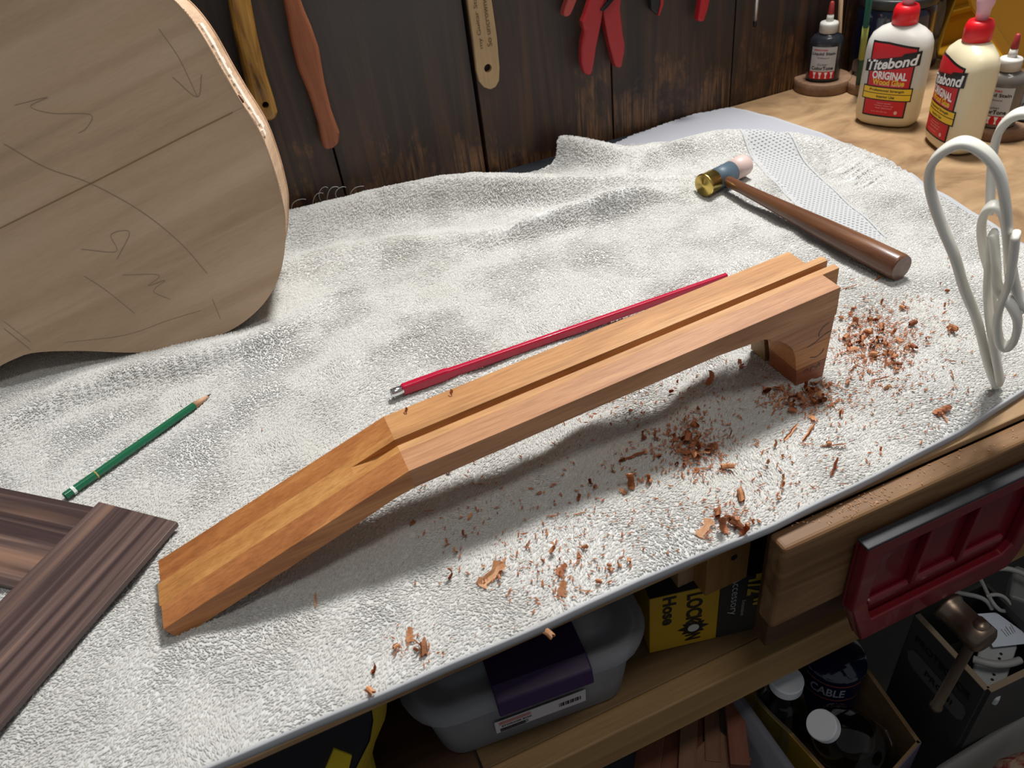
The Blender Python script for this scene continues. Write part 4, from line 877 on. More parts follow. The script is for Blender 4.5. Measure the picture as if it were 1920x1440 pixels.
# ================================================================ UNDER THE BENCH
ZS = -.2358
M_bin, nt, b = nmat('cloudy_plastic'); b.inputs['Base Color'].default_value = (.42, .43, .46, 1); b.inputs['Roughness'].default_value = .3; b.inputs['Transmission Weight'].default_value = .4; b.inputs['IOR'].default_value = 1.15; b.inputs['Alpha'].default_value = .62
BO = Vector((.105, .47, ZS)); yawb = math.atan2(.324 - .350, .202 + .0)
bn_ = emptym('storage_bin', Matrix.Translation(BO) @ Matrix.Rotation(-.09, 4, 'Z'), 'cloudy plastic storage bin with dark purple latch on the lower shelf', 'bin')
def rrect(hx_, hy_, r, n=6):
    P = []
    for cx2, cy2, a0 in ((hx_ - r, hy_ - r, 0), (-hx_ + r, hy_ - r, 90), (-hx_ + r, -hy_ + r, 180), (hx_ - r, -hy_ + r, 270)):
        for k in range(n + 1):
            a = math.radians(a0 + 90 * k / n); P.append((cx2 + r * math.cos(a), cy2 + r * math.sin(a)))
    return P
def loft(bm, secs, cap0=True, cap1=True):
    rings = [[bm.verts.new((x, y, z)) for x, y in S] for S, z in secs]; n = len(rings[0])
    for a, b_ in zip(rings, rings[1:]):
        for i in range(n): bm.faces.new((a[i], a[(i + 1) % n], b_[(i + 1) % n], b_[i]))
    if cap0: bm.faces.new(rings[0][::-1])
    if cap1: bm.faces.new(rings[-1])
BH = .112; HX, HY = .116, .125
bm = bmesh.new(); loft(bm, [(rrect(HX - .024, HY - .024, .02), .0006), (rrect(HX - .020, HY - .020, .025), .005), (rrect(HX - .008, HY - .008, .032), BH), (rrect(HX - .0105, HY - .0105, .030), BH), (rrect(HX - .023, HY - .023, .023), .007)], True, True); from_bm('tub', bm, M_bin, bn_, True, bevel=0)
bm = bmesh.new(); loft(bm, [(rrect(HX - .001, HY - .001, .040), BH - .018), (rrect(HX + .001, HY + .001, .040), BH - .004), (rrect(HX - .003, HY - .003, .038), BH + .003), (rrect(HX - .012, HY - .012, .032), BH + .004), (rrect(HX - .024, HY - .024, .026), BH - .002), (rrect(HX - .028, HY - .028, .024), BH + .006)], False, True); from_bm('lid', bm, M_bin, bn_, True)
M_purple = plain('purple_latch', (.028, .009, .052), .5)
lw = .044; bm = bmesh.new(); prism(bm, [(-lw + .006, -HY + .045, BH + .0075), (-lw + .006, -HY + .008, BH + .0095), (-lw + .006, -HY - .006, BH + .004), (-lw + .006, -HY - .009, BH - .014), (-lw + .006, -HY - .006, BH - .014), (-lw + .006, -HY - .002, BH + .001), (-lw + .006, -HY + .045, BH + .0045)], (2 * lw, 0, 0)); from_bm('latch', bm, M_purple, bn_, bevel=.0015)
bl = empty('sticker'); bl.parent = bn_; bl.matrix_local = Matrix.Translation((.004, -HY + .0128, BH - .067)) @ Matrix.Rotation(math.radians(90 + 6), 4, 'X')
bm = bmesh.new(); box2(bm, (-.047, -.014, 0), (.043, .010, .0005)); from_bm('sticker_paper', bm, plain('sticker_white', (.55, .53, .55), .5), bl)
bm = bmesh.new(); join_bm(bm, text_fit('STORAGE BOX', .030, .0032, .03), lambda p: Vector((p.x - .026, p.y - .002, .0008)))
for k in range(4): box2(bm, (-.043, -.0125 + k * .0018, .0006), (-.018 + .003 * (k % 2), -.0118 + k * .0018, .0009))
from_bm('sticker_text', bm, M_lblk, bl); bm = bmesh.new()
for k in range(14): box2(bm, (.016 + k * .0016, -.006, .0006), (.0165 + k * .0016 + .0005 * (k % 3), .001, .0009))
from_bm('barcode', bm, M_lblk, bl)
bm = bmesh.new(); box2(bm, (-.043, .002, .0006), (-.012, .0075, .0009)); from_bm('sticker_stripe', bm, plain('stripe_dull_red', (.45, .20, .18), .5), bl)
M_cream = plain('cream_plastic', (.50, .42, .36), .5)
for k, (x, y, r) in enumerate(((.060, -.085, .014), (.020, -.090, .013), (-.018, -.088, .013), (.075, -.03, .014), (-.06, -.08, .012), (-.03, .02, .016))):
    bm = bmesh.new(); lathe(bm, [(r * .9, 0), (r, .002), (r, .030), (r * .9, .033)], 24); o = from_bm('plastic_cup', bm, M_cream, None, True); o.matrix_world = bn_.matrix_world @ Matrix.Translation((x, y, .0085)) @ Matrix.Diagonal((1, 1, 1.2 + .3 * (k % 3), 1)); tag(o, 'small cream plastic pot inside the cloudy bin', 'pot', 'pots inside the cloudy bin')

# hose box
hp0 = atz(1218, 1225, ZS + .001); hp1 = atz(1420, 1178, ZS + .001); dx_ = (hp1 - hp0); dx_.z = 0; HL = dx_.length + .03; dx_.normalize(); dy_ = Vector((-dx_.y, dx_.x, 0))
HMx = Matrix(((dx_.x, dy_.x, 0, hp0.x), (dx_.y, dy_.y, 0, hp0.y), (0, 0, 1, ZS + .0008), (0, 0, 0, 1)))
hbx = emptym('hose_box', HMx, 'yellow and black cardboard hose box on its side on the lower shelf', 'box')
M_hy = plain('box_yellow', (.42, .25, .012), .45); M_hk = plain('box_black', (.022, .021, .020), .45)
HH = .093
bm = bmesh.new(); box2(bm, (0, 0, 0), (.072, .14, HH)); from_bm('yellow_half', bm, M_hy, hbx, bevel=.001)
bm = bmesh.new(); box2(bm, (0, .001, HH), (HL, .14, HH + .001)); from_bm('shaded_top', bm, M_hk, hbx)  # thin black slab, the shadow on the box top put into its colour
bm = bmesh.new(); box2(bm, (.0721, 0, 0), (HL, .14, HH)); from_bm('black_half', bm, M_hk, hbx, bevel=.001)
def rtext(bm, s, x, z, w, h, bold=.0):   # runs downward
    join_bm(bm, text_fit(s, w, h, bold), lambda p: Vector((x + p.y, -.0006, z - p.x)))
bm = bmesh.new(); rtext(bm, 'LOCK', .046, .062, .052, .017, .035); rtext(bm, 'ON', .046, .020, .022, .017, .035); rtext(bm, 'Hose', .020, .068, .046, .014, .03)
for k in range(8):
    a0 = k * math.pi / 4; c_ = Vector((.046, -.0005, .030)); r0 = .0125
    bm.faces.new([bm.verts.new(c_ + Vector((r0 * 1.7 * math.sin(a0) * .8, 0, r0 * math.cos(a0)))), bm.verts.new(c_ + Vector((r0 * .7 * math.sin(a0 + .5), 0, r0 * .7 * math.cos(a0 + .5)))), bm.verts.new(c_), bm.verts.new(c_ + Vector((r0 * .7 * math.sin(a0 - .5), 0, r0 * .7 * math.cos(a0 - .5))))])
from_bm('black_lettering', bm, M_lblk, hbx)
bm = bmesh.new(); rtext(bm, '1', .114, .093, .008, .013, .03); rtext(bm, '1/2', .110, .077, .026, .020, .03); rtext(bm, '"', .114, .051, .012, .012, .03); from_bm('yellow_lettering', bm, plain('print_yellow', (.50, .36, .03), .4), hbx)
bm = bmesh.new(); rtext(bm, 'Accessory', .087, .068, .062, .011); rtext(bm, 'Extension', .098, .045, .026, .004); from_bm('white_lettering', bm, plain('print_white', (.42, .42, .42), .4), hbx)
bm = bmesh.new(); lathe(bm, [(.006, 0), (.006, .0012)], 24, Matrix.Translation((.046, .0001, .030)) @ Matrix.Rotation(math.pi / 2, 4, 'X')); from_bm('white_dot', bm, plain('print_white2', (.5, .5, .45), .4), hbx)
# offcut blocks standing on the box
def offcut(name, px0, px1, zb, y, label, mat, h=.11, d=.03, rotz=0, hole=False):
    a = aty(px0[0], px0[1], y); b_ = aty(px1[0], px1[1], y); w = abs(b_.x - a.x); t = empty(name, (a.x, y, zb), label, 'wood block', rot=(0, 0, rotz))
    bm = bmesh.new(); box2(bm, (0, 0, 0), (w, d, h)); from_bm('block', bm, mat, t, bevel=.001)
    if hole:
        bm = bmesh.new(); lathe(bm, [(.0035, 0), (.0035, .0006)], 20, Matrix.Translation((w * .62, .0001, h * .42)) @ Matrix.Rotation(math.pi / 2, 4, 'X')); from_bm('screw_hole', bm, plain('hole_black', (.01, .008, .006), .9), t)
    return t
zb_ = ZS + HH + .002
M_off1 = wood('offcut_tan', [(.3, (.25, .15, .075)), (.6, (.36, .23, .12)), (.8, (.42, .28, .15))], 2, 3, 30, 120, .6, .2); M_off2 = wood('offcut_orange', [(.3, (.24, .12, .035)), (.6, (.33, .17, .05)), (.8, (.40, .22, .07))], 2, 3, 30, 120, .6, .2)
offcut('wood_offcut', (1322, 1117), (1400, 1085), zb_, .365, 'taller orange-brown wood block with dark screw hole on the hose box', M_off2, .100, .05, 0, True)
offcut('wood_offcut', (1271, 1100), (1303, 1085), zb_ + .0, .385, 'small tan wood block under the towel edge, left of the drilled block', M_off1, .085, .04, 0)
# dark blue carton behind
bm = bmesh.new(); box2(bm, (.25, .56, ZS + .001), (.47, .78, -.045)); o = from_bm('dark_carton', bm, plain('dark_navy_card', (.006, .007, .014), .6), None, bevel=.001); tag(o, 'near-black navy carton at the back of the lower shelf behind the hose box', 'box')

# black case with yellow trim, left
CO = Vector((-.139, .455, ZS + .0008)); case = empty('tool_case', CO, 'black fabric case with yellow trim and diamond below the towel edge, far left', 'case')
M_cblk = plain('case_black', (.006, .007, .012), .5); M_cyel = plain('case_yellow', (.36, .25, .01), .5)
CPR = [(.076, 0), (.079, .05), (.084, .10), (.096, .13), (.110, .155), (.116, .178), (.117, .198), (.108, .208)]
bm = bmesh.new(); loft(bm, [(rrect(h_, .118, .03), z_) for h_, z_ in CPR]); from_bm('shell', bm, M_cblk, case, True)
bm = bmesh.new(); G = []
for h_, z_ in CPR[1:7]:
    a0_ = -.25 + .75 * (z_ / .2); G.append([bm.verts.new((h_ - .03 + .0308 * math.sin(a), -.088 - .0308 * math.cos(a), z_)) for a in np.linspace(a0_, 1.57, 7)])
for A, B in zip(G, G[1:]):
    for k in range(6): bm.faces.new((A[k], A[k + 1], B[k + 1], B[k]))
from_bm('yellow_trim', bm, M_cyel, case)
dm = aty(636, 1432, CO.y - .1185) - CO
bm = bmesh.new(); prism(bm, [(dm.x + .002, -.1195, dm.z + .024), (dm.x + .011, -.1195, dm.z + .004), (dm.x + .001, -.1195, dm.z - .020), (dm.x - .013, -.1195, dm.z - .002)], (0, .004, 0)); from_bm('yellow_diamond', bm, plain('diamond_yellow', (.48, .36, .01), .45), case)

# cardboard box with bottles (on the floor) ------------------------------
ZR = -.40; FL, FR, BR, BL = Vector((.383, .215, ZR)), Vector((.492, .243, ZR)), Vector((.512, .40, ZR)), Vector((.362, .40, ZR))
M_card = wood('cardboard', [(.3, (.16, .095, .045)), (.6, (.22, .135, .065)), (.8, (.27, .17, .09))], 0, 6, 20, 100, .8, .1)
cbx = empty('cardboard_box', (.435, .32, -.88), 'open cardboard box of bottles with yellow side, on the floor', 'box'); CBO = Vector((.435, .32, -.88))
def wallp(n, a, b_, mat, th=.004, zb=-.8795, par=cbx, org=CBO):
    a, b_ = Vector(a), Vector(b_); d = (b_ - a); d.z = 0; nrm = Vector((d.y, -d.x, 0)).normalized() * th
    bm = bmesh.new(); prism(bm, [a - org, b_ - org, Vector((b_.x, b_.y, zb)) - org, Vector((a.x, a.y, zb)) - org], nrm); return from_bm(n, bm, mat, par, bevel=0)
M_cy = plain('carton_yellow', (.36, .22, .02), .5); M_cp = plain('carton_print', (.10, .08, .13), .5)
for nm, a, b_, mo in (('left_wall', BL, FL, M_cy), ('front_wall', FL, FR, M_cp), ('right_wall', FR, BR, M_card), ('back_wall', BR, BL, M_card)):
    wallp(nm, a, b_, mo, .0012); i_ = (Vector(((a.y - b_.y), (b_.x - a.x), 0))).normalized() * .0001; wallp(nm + '_lining', a + i_, b_ + i_, M_card, -.0035)
bm = bmesh.new(); prism(bm, [Vector((p.x, p.y, -.74)) - CBO for p in (FL, FR, BR, BL)], (0, 0, .004)); from_bm('bottom', bm, M_card, cbx)
M_pet = plain('clear_plastic', (.82, .84, .84), .03, 0, 1.0, ior=1.12, coat=.6); M_capw = plain('bottle_cap_white', (.60, .62, .65), .4); M_petb = plain('blue_clear_plastic', (.55, .66, .85), .03, 0, 1.0, ior=1.12, coat=.6)
def bottle(M, label, mp, r=.036, h=.19, capr=.0185, fill=None):
    t = emptym('plastic_bottle', M, label, 'bottle'); bm = bmesh.new()
    lathe(bm, [(r * .8, 0), (r, .008), (r, h * .55), (r * .97, h * .66), (r * .85, h * .78), (r * .6, h * .88), (r * .42, h * .93), (capr * .8, h * .96), (capr * .8, h)], 40); from_bm('body', bm, mp, t, True)
    bm = bmesh.new(); lathe(bm, [(capr, h - .004), (capr, h + .008), (capr * .94, h + .010)], 40); from_bm('cap', bm, M_capw, t); return t
top1 = atz(1476, 1272, -.335); 
bottle(Matrix.Translation((top1.x, top1.y, top1.z - .20)), 'upright clear bottle with white cap in the cardboard box, under the shelf rail', M_petb, .034)
t2 = atz(1545, 1362, -.350); d2 = (t2 - atz(1640, 1420, -.50)); Mb = zto(t2 - d2.normalized() * .175, t2)
bottle(Mb, 'tilted clear bottle whose white cap faces the viewer in the cardboard box', M_pet, .038, .175, .0165)
cn = atz(1560, 1250, -.40); can = empty('navy_canister', (cn.x + .004, cn.y + .004, -.575), 'dark navy canister with pale lettering at the back of the cardboard box', 'canister')
bm = bmesh.new(); lathe(bm, [(.036, 0), (.038, .004), (.038, .19), (.034, .196)], 40); from_bm('body', bm, M_navy, can, True)
bm = bmesh.new(); join_bm(bm, text_fit('CABLE', .040, .016, .02), lambda p: Vector((.0386 * math.sin(p.x / .038 - .85), -.0386 * math.cos(p.x / .038 - .85), .170 + p.y))); from_bm('lettering', bm, plain('pale_print', (.35, .36, .42), .5), can)
bm = bmesh.new()
for z in (.154, .184):
    G = [(Vector((.0386 * math.sin(a), -.0386 * math.cos(a), z)), Vector((.0386 * math.sin(a), -.0386 * math.cos(a), z + .0025))) for a in np.linspace(-1.6, .2, 14)]
    for A, B in zip(G, G[1:]): bm.faces.new([bm.verts.new(A[0]), bm.verts.new(B[0]), bm.verts.new(B[1]), bm.verts.new(A[1])])
from_bm('red_stripe', bm, plain('stripe_red', (.25, .06, .05), .5), can)

# black box of cables -----------------------------------------------------
ZK = -.300
kFL, kBL = atz(1852, 1292, ZK), atz(1722, 1152, ZK); kFR = atz(1985, 1228, ZK)
kb = empty('cable_box', (kFL.x + .08, kFL.y + .06, -.88), 'worn black cardboard box full of cables and plugs below the vise', 'box'); KBO = kb.location.copy()
M_kb = plain('worn_black_card', (.030, .031, .030), .55); M_edge = plain('torn_card_edge', (.24, .18, .12), .8)
e1 = (kBL - kFL); e2 = (kFR - kFL); kBR = kBL + e2
wallp('left_wall', kBL, kFL, M_kb, .004, par=kb, org=KBO); wallp('front_wall', kFL, kFR, M_kb, .004, par=kb, org=KBO); wallp('right_wall', kFR, kBR, M_kb, .004, par=kb, org=KBO); wallp('back_wall', kBR, kBL, M_kb, .004, par=kb, org=KBO)
bm = bmesh.new(); 
for a, b_ in ((kBL, kFL), (kFL, kFR)):
    d = (b_ - a).normalized(); nrm = Vector((d.y, -d.x, 0)); prism(bm, [a - KBO - nrm * .002, b_ - KBO - nrm * .002, b_ - KBO + nrm * .0045, a - KBO + nrm * .0045], (0, 0, .0012))
from_bm('torn_rim', bm, M_edge, kb)
bm = bmesh.new(); prism(bm, [Vector((p.x, p.y, -.42)) - KBO for p in (kFL, kFR, kBR, kBL)], (0, 0, .004)); from_bm('inner_floor', bm, M_kb, kb)
ld = (kFL - kBL).normalized(); ln = Vector((ld.y, -ld.x, 0)) * .0046
def lf(x, z): return kBL - KBO + ld * x + ln + Vector((0, 0, z))
bm = bmesh.new(); P_ = [(.006, -.062), (.012, -.052), (.02, -.050), (.088, -.050), (.092, -.056), (.092, -.072), (.086, -.080), (.020, -.080), (.010, -.074)]; bm.faces.new([bm.verts.new(lf(x, z)) for x, z in P_]); from_bm('grey_stripe', bm, plain('stripe_grey', (.085, .085, .082), .5), kb)
bm = bmesh.new(); ln2 = ln * 1.08
for s_, x_, z_, w_, h_ in (('PROTECTOR', .050, -.030, .080, .011), ('PRO-II', .055, -.065, .04, .010)): join_bm(bm, text_fit(s_, w_, h_, .02), lambda p, x_=x_, z_=z_: kBL - KBO + ld * (x_ + p.x) + ln2 + Vector((0, 0, z_ + p.y)))
from_bm('black_lettering', bm, M_lblk, kb)
# contents
pc = [atz(1824, 1152, -.315), atz(1868, 1149, -.315), atz(1945, 1205, -.315), atz(1862, 1214, -.315)]
bm = bmesh.new(); prism(bm, pc, (0, 0, .0006)); o = from_bm('paper_card', bm, plain('paper_blue_white', (.62, .68, .78), .6), None); tag(o, 'folded white instruction sheet lying on the cables', 'paper')
bm = bmesh.new(); cpt_ = atz(1895, 1178, -.3142)
for k in range(5): stroke(bm, [(-.012 + k * .003, -.006), (-.010 + k * .0035, .004 - .002 * (k % 2))], .0004, lambda p: cpt_ + Vector((p[0], p[1], .0003)))
o = from_bm('print', bm, M_pencil, None); po = bpy.data.objects['paper_card']; o.parent = po
M_gcord = plain('grey_cord', (.30, .30, .29), .45)
def cable(pts, r, label, mat=M_gcord, z=-.31): 
    o = tube('cable', [atz(p[0], p[1], p[2] if len(p) > 2 else z) for p in pts], r, mat, None, 10); tag(o, label, 'cable'); return o
cable([(1838, 1085, -.30), (1850, 1110, -.30), (1862, 1135, -.30), (1882, 1150, -.312), (1895, 1138, -.31), (1888, 1120, -.30), (1868, 1112, -.295), (1850, 1118, -.30)], .0022, 'thin grey cable looped beside the white sheet')
cable([(1790, 1110, -.30), (1815, 1115, -.30), (1840, 1118, -.30), (1855, 1130, -.305), (1860, 1142, -.312)], .0026, 'grey cable running from behind the vise screw')
cable([(1825, 1236, -.305), (1845, 1242, -.303), (1870, 1248, -.303), (1895, 1245, -.304), (1912, 1238, -.306)], .0042, 'thick grey cable arching over the power strip')
cable([(1872, 1066, -.28), (1895, 1064, -.28), (1915, 1072, -.28), (1945, 1090, -.28)], .003, 'grey cable at the right edge above the box')
ps0 = atz(1855, 1262, -.325)
pst = empty('power_strip', (ps0.x, ps0.y, -.335), 'pale grey power strip with sockets in the cable box', 'power strip', rot=(0, 0, .5))
bm = bmesh.new(); box2(bm, (-.03, -.016, 0), (.05, .016, .014)); from_bm('housing', bm, plain('strip_grey', (.38, .40, .40), .5), pst, bevel=.003)
bm = bmesh.new()
for k in range(2):
    for j in (-1, 1): lathe(bm, [(.0016, 0), (.0016, .0004)], 12, Matrix.Translation((-.006 + k * .03 + j * .0035, -.004, .0141)))
from_bm('socket_hole', bm, M_lblk, pst)
bq = atz(1905, 1130, -.33); bm = bmesh.new(); box2(bm, (-.02, -.012, 0), (.03, .012, .03)); o = from_bm('power_adapter', bm, plain('adapter_grey', (.16, .165, .16), .5), None, bevel=.003); o.matrix_world = Matrix.Translation(bq) @ Matrix.Rotation(.6, 4, 'Z'); tag(o, 'dark grey power adapter in the cable box at the right edge', 'adapter')

# grey translucent tub with offcuts, and lower right lid ------------------
M_tub = plain('grey_tub_plastic', (.16, .16, .19), .35, alpha=.9)
tO = Vector((.235, .27, -.40)); tub = emptym('plastic_tub', Matrix.Translation((.238, .33, -.62)), 'grey translucent tub of wood offcuts below the lower shelf', 'tub')
bm = bmesh.new(); S = lambda a, b_: rrect(a, b_, .035, 8)
loft(bm, [(S(.078, .098), -.2594), (S(.098, .118), .235), (S(.108, .128), .235), (S(.110, .130), .228), (S(.106, .126), .226)], True, False); from_bm('wall', bm, M_tub, tub, True)
bm = bmesh.new(); box2(bm, (-.09, -.11, .12), (.09, .11, .124)); from_bm('false_floor', bm, M_tub, tub)
M_roff = [wood('red_offcut', [(.3, (.15, .05, .03)), (.6, (.22, .08, .045)), (.8, (.28, .11, .06))], 0, 3, 30, 120, .6, .2), wood('brown_offcut', [(.3, (.16, .08, .045)), (.6, (.23, .12, .07)), (.8, (.3, .17, .10))], 0, 3, 30, 120, .6, .2), wood('pale_offcut', [(.3, (.35, .28, .2)), (.6, (.44, .36, .27)), (.8, (.5, .42, .33))], 0, 3, 30, 120, .6, .2)]
for k, (px, py, z, l, w_, h_, a, mi) in enumerate([(1290, 1400, -.42, .10, .020, .018, .95, 1), (1255, 1415, -.43, .09, .022, .018, .95, 0), (1335, 1378, -.42, .07, .018, .014, 1.0, 1), (1380, 1370, -.41, .085, .022, .02, 1.05, 0), (1330, 1400, -.455, .09, .07, .02, .4, 2), (1345, 1430, -.42, .06, .05, .012, .3, 1), (1215, 1435, -.42, .08, .03, .02, .9, 0), (1310, 1360, -.425, .08, .010, .012, .98, 0)]):
    p = atz(px, py, z); bm = bmesh.new(); box2(bm, (-l / 2, -w_ / 2, -h_ / 2), (l / 2, w_ / 2, h_ / 2)); o = from_bm('wood_offcut', bm, M_roff[mi], None, bevel=.001); o.matrix_world = Matrix.Translation(p) @ Matrix.Rotation(a, 4, 'Z') @ Matrix.Rotation(.05 * (k % 3 - 1), 4, 'Y')
    tag(o, ['brown square offcut stick left of the middle in the grey tub', 'reddish offcut stick second from the left in the grey tub', 'brown offcut stick in the middle of the grey tub', 'reddish offcut stick against the right wall of the grey tub', 'pale wood board under the sticks in the grey tub', 'short brown offcut slab lowest in the grey tub', 'thick reddish offcut leftmost in the grey tub', 'thin brown offcut strip between thicker sticks in the grey tub'][k], 'wood offcut', 'offcuts in the grey tub')
# translucent lid, bottom right
lid = emptym('clear_crate', Matrix.Translation((.585, .165, -.42)) @ Matrix.Rotation(.03, 4, 'Z'), 'cloudy plastic crate edge in the lower right corner', 'crate')
bm = bmesh.new(); loft(bm, [(rrect(.080, .040, .014), -.4594), (rrect(.092, .050, .016), 0), (rrect(.100, .058, .018), 0), (rrect(.100, .058, .018), -.008), (rrect(.096, .054, .018), -.009)], True, False); from_bm('wall', bm, plain('cloudy_crate', (.20, .19, .18), .4, alpha=.85), lid, True)
bm = bmesh.new(); lathe(bm, [(.0, 0), (.03, .006), (.045, .02), (.046, .04), (.035, .055), (0, .06)], 24, Matrix.Diagonal((1.3, .75, 1, 1)), cap0=False, cap1=False)
for v_ in bm.verts: v_.co += Vector(mnoise.noise_vector(v_.co * 40)) * .006
m_, nt, b = nmat('red_cream_cloth'); v = mapping(nt, (1, 1, 1)); n1 = noise_node(nt, v, 45, 3, .6); nt.links.new(ramp(nt, n1, [(.42, (.24, .035, .03)), (.5, (.40, .26, .18)), (.6, (.46, .36, .27))]), b.inputs['Base Color']); b.inputs['Roughness'].default_value = .8
o = from_bm('patterned_cloth', bm, m_, None, True); o.location = (.585, .165, -.475); tag(o, 'crumpled red and cream cloth in the lower right crate', 'cloth')
# black tray wall around lower right
# ================================================================ SHAVINGS
def shav_mat(name, a, c_, d):
    return wood(name, [(.3, a), (.5, c_), (.7, d)], 0, 60, 300, 700, .6, .2)
M_s = [shav_mat('shaving_orange', (.50, .20, .08), (.62, .30, .14), (.72, .42, .24)), shav_mat('shaving_red', (.33, .11, .045), (.44, .16, .07), (.54, .24, .12)), shav_mat('shaving_pale', (.55, .27, .13), (.68, .38, .20), (.78, .50, .31))]
def curl(l, w_, turns, r, seed, rag=.25):
    """strip of length l rolled with radius r"""
    q = random.Random(seed); n = 9; bm = bmesh.new(); A = []
    for i in range(n + 1):
        t = i / n; a = turns * 2 * math.pi * t; rr = r * (1 + .25 * t); ww = w_ * (1 - rag * q.random()) * (.6 if i in (0, n) else 1); sk = w_ * .25 * (q.random() - .5)
        if turns > .02: x, z = rr * math.sin(a), rr * (1 - math.cos(a))
        else: x, z = l * t, 0
        A.append([bm.verts.new((x, sk - ww / 2, z)), bm.verts.new((x + .0004 * q.random(), sk, z + .0003)), bm.verts.new((x, sk + ww / 2, z))])
    for P_, Q_ in zip(A, A[1:]):
        for k in range(2): bm.faces.new((P_[k], Q_[k], Q_[k + 1], P_[k + 1]))
    g = bmesh.ops.solidify(bm, geom=bm.faces[:], thickness=.00035)
    me = bpy.data.meshes.new('wood_shaving'); bmesh.ops.recalc_face_normals(bm, faces=bm.faces); bm.to_mesh(me); bm.free(); return me
KIND = {'roll': curl(.01, .013, 1.25, .0022, 1), 'roll2': curl(.01, .009, .9, .0026, 2), 'arc': curl(.01, .005, .45, .005, 3), 'flake': curl(.012, .009, .08, .020, 4, .5), 'stick': curl(.014, .0022, .05, .045, 5), 'bigflake': curl(.015, .013, .06, .05, 6, .6), 'chip': curl(.005, .004, .3, .003, 7, .5)}
VAR = {}
def place_shaving(kind, px, py, mi, label, sc=1., rz=None, group=None, tilt=None):
    key = (kind, mi)
    if key not in VAR:
        me = KIND[kind].copy(); me.materials.clear(); me.materials.append(M_s[mi]); VAR[key] = me
    p = atz(px, py, .012); z = tzs(p.x, p.y) + .0022; p = atz(px, py, z)
    o = bpy.data.objects.new('wood_shaving', VAR[key]); COL.objects.link(o)
    t = tilt if tilt is not None else rnd.uniform(-.3, .3)
    o.matrix_world = Matrix.Translation((p.x, p.y, z)) @ Matrix.Rotation(rz if rz is not None else rnd.uniform(0, 6.28), 4, 'Z') @ Matrix.Rotation(t, 4, 'X') @ Matrix.Diagonal((sc, sc, sc, 1))
    tag(o, label, 'wood shaving', group or 'wood shavings on the towel'); return o
PAIR = [('bigflake', 897, 1097, 2, 'broad pale orange shaving flake lying alone on the front part of the towel', 1.1, .3), ('stick', 935, 1081, 0, 'thin stick shaving touching the broad pale flake', 1.0, .9), ('roll', 795, 1216, 0, 'rolled shaving right of a pair near the front hem', 1.0, -.3), ('flake', 768, 1204, 0, 'flaky shaving left of a pair near the front hem', .9, 1.2),
        ('roll2', 1030, 1192, 2, 'curled shaving hanging over the front hem above the purple latch', .9, .4), ('roll', 1388, 930, 0, 'cylindrical rolled shaving left of the vise jaw', 1.05, -.4), ('roll', 1365, 878, 0, 'cylindrical rolled shaving below the darkest pile', 1.0, .9), ('roll2', 1305, 858, 0, 'curled shaving at the lower left of the darkest pile', 1.1, -.2),
        ('bigflake', 1308, 1005, 2, 'pale flat shaving left of the dark curl tangle at the front hem', .8, .4), ('roll', 1345, 965, 1, 'dark curl uppermost in the tangle at the front hem', .9, -.6), ('roll', 1378, 985, 1, 'dark crossed curl in the tangle at the front hem', 1.1, .5), ('arc', 1362, 1000, 1, 'long leaning curl in the tangle at the front hem', 1.3, 1.3), ('arc', 1388, 1003, 1, 'short curl on the right of the tangle at the front hem', 1.1, .2),
        ('flake', 1390, 690, 1, 'brown flake standing under the neck blank near its heel', .9, 1.2), ('arc', 1325, 722, 1, 'dark bent shaving under the middle of the neck blank', 1.3, .3), ('stick', 592, 1138, 0, 'small upright splinter in front of the headstock end', .7, 1.4), ('flake', 1752, 776, 1, 'thick brown chip alone near the right edge of the towel', 1.3, -.1), ('stick', 1778, 793, 0, 'short pale splinter just below the thick brown chip', .7, 1.2),
        ('stick', 1470, 826, 0, 'left splinter of the splinter group above the front hem', 1.3, .4), ('stick', 1505, 827, 0, 'middle splinter of the splinter group above the front hem', 1.3, .45), ('stick', 1538, 835, 0, 'right splinter of the splinter group, pointing down to the hem', 1.2, -.6), ('stick', 1558, 893, 1, 'dark splinter lying apart near the vise', 1.2, .6), ('arc', 1185, 918, 0, 'curved shaving at the lower edge of the neck shadow', 1.3, 1.0), ('stick', 1160, 865, 1, 'thin shaving in the middle of the neck shadow', 1.4, -.1),
        ('flake', 1045, 1078, 1, 'ragged red-brown flake left of the front hem middle', .9, .5), ('flake', 1052, 1118, 0, 'ragged flake directly above the front hem middle', 1.0, 1.0), ('arc', 840, 1085, 1, 'small curled shaving left of the broad pale flake', .8, .0), ('roll2', 695, 1298, 0, 'small curl on the front hem above the black case', .8, .5), ('chip', 696, 1262, 1, 'tiny chip above the small curl on the hem', 1.3, .2), ('arc', 1030, 1035, 0, 'small bent shaving in the bright patch below the neck shadow', .9, 0),
        ('stick', 1640, 525, 0, 'splinter beside the end of the mallet handle', 1.0, .1), ('stick', 1580, 541, 0, 'splinter beside the tenon end of the neck blank', .9, -.3), ('chip', 842, 743, 0, 'tiny round chip lying on the neck blank', 1.0, .2), ('chip', 758, 776, 1, 'tiny oblong chip lying on the neck blank near its bend', .9, .4),
        ('roll2', 1785, 620, 0, 'bent twig-like shaving left of the power cord', 1.1, .2), ('flake', 1325, 850, 1, 'dark flake on top of the darkest pile', 1.1, .4), ('roll2', 1290, 825, 1, 'dark curl topmost in the darkest pile', 1.1, 2.4)]
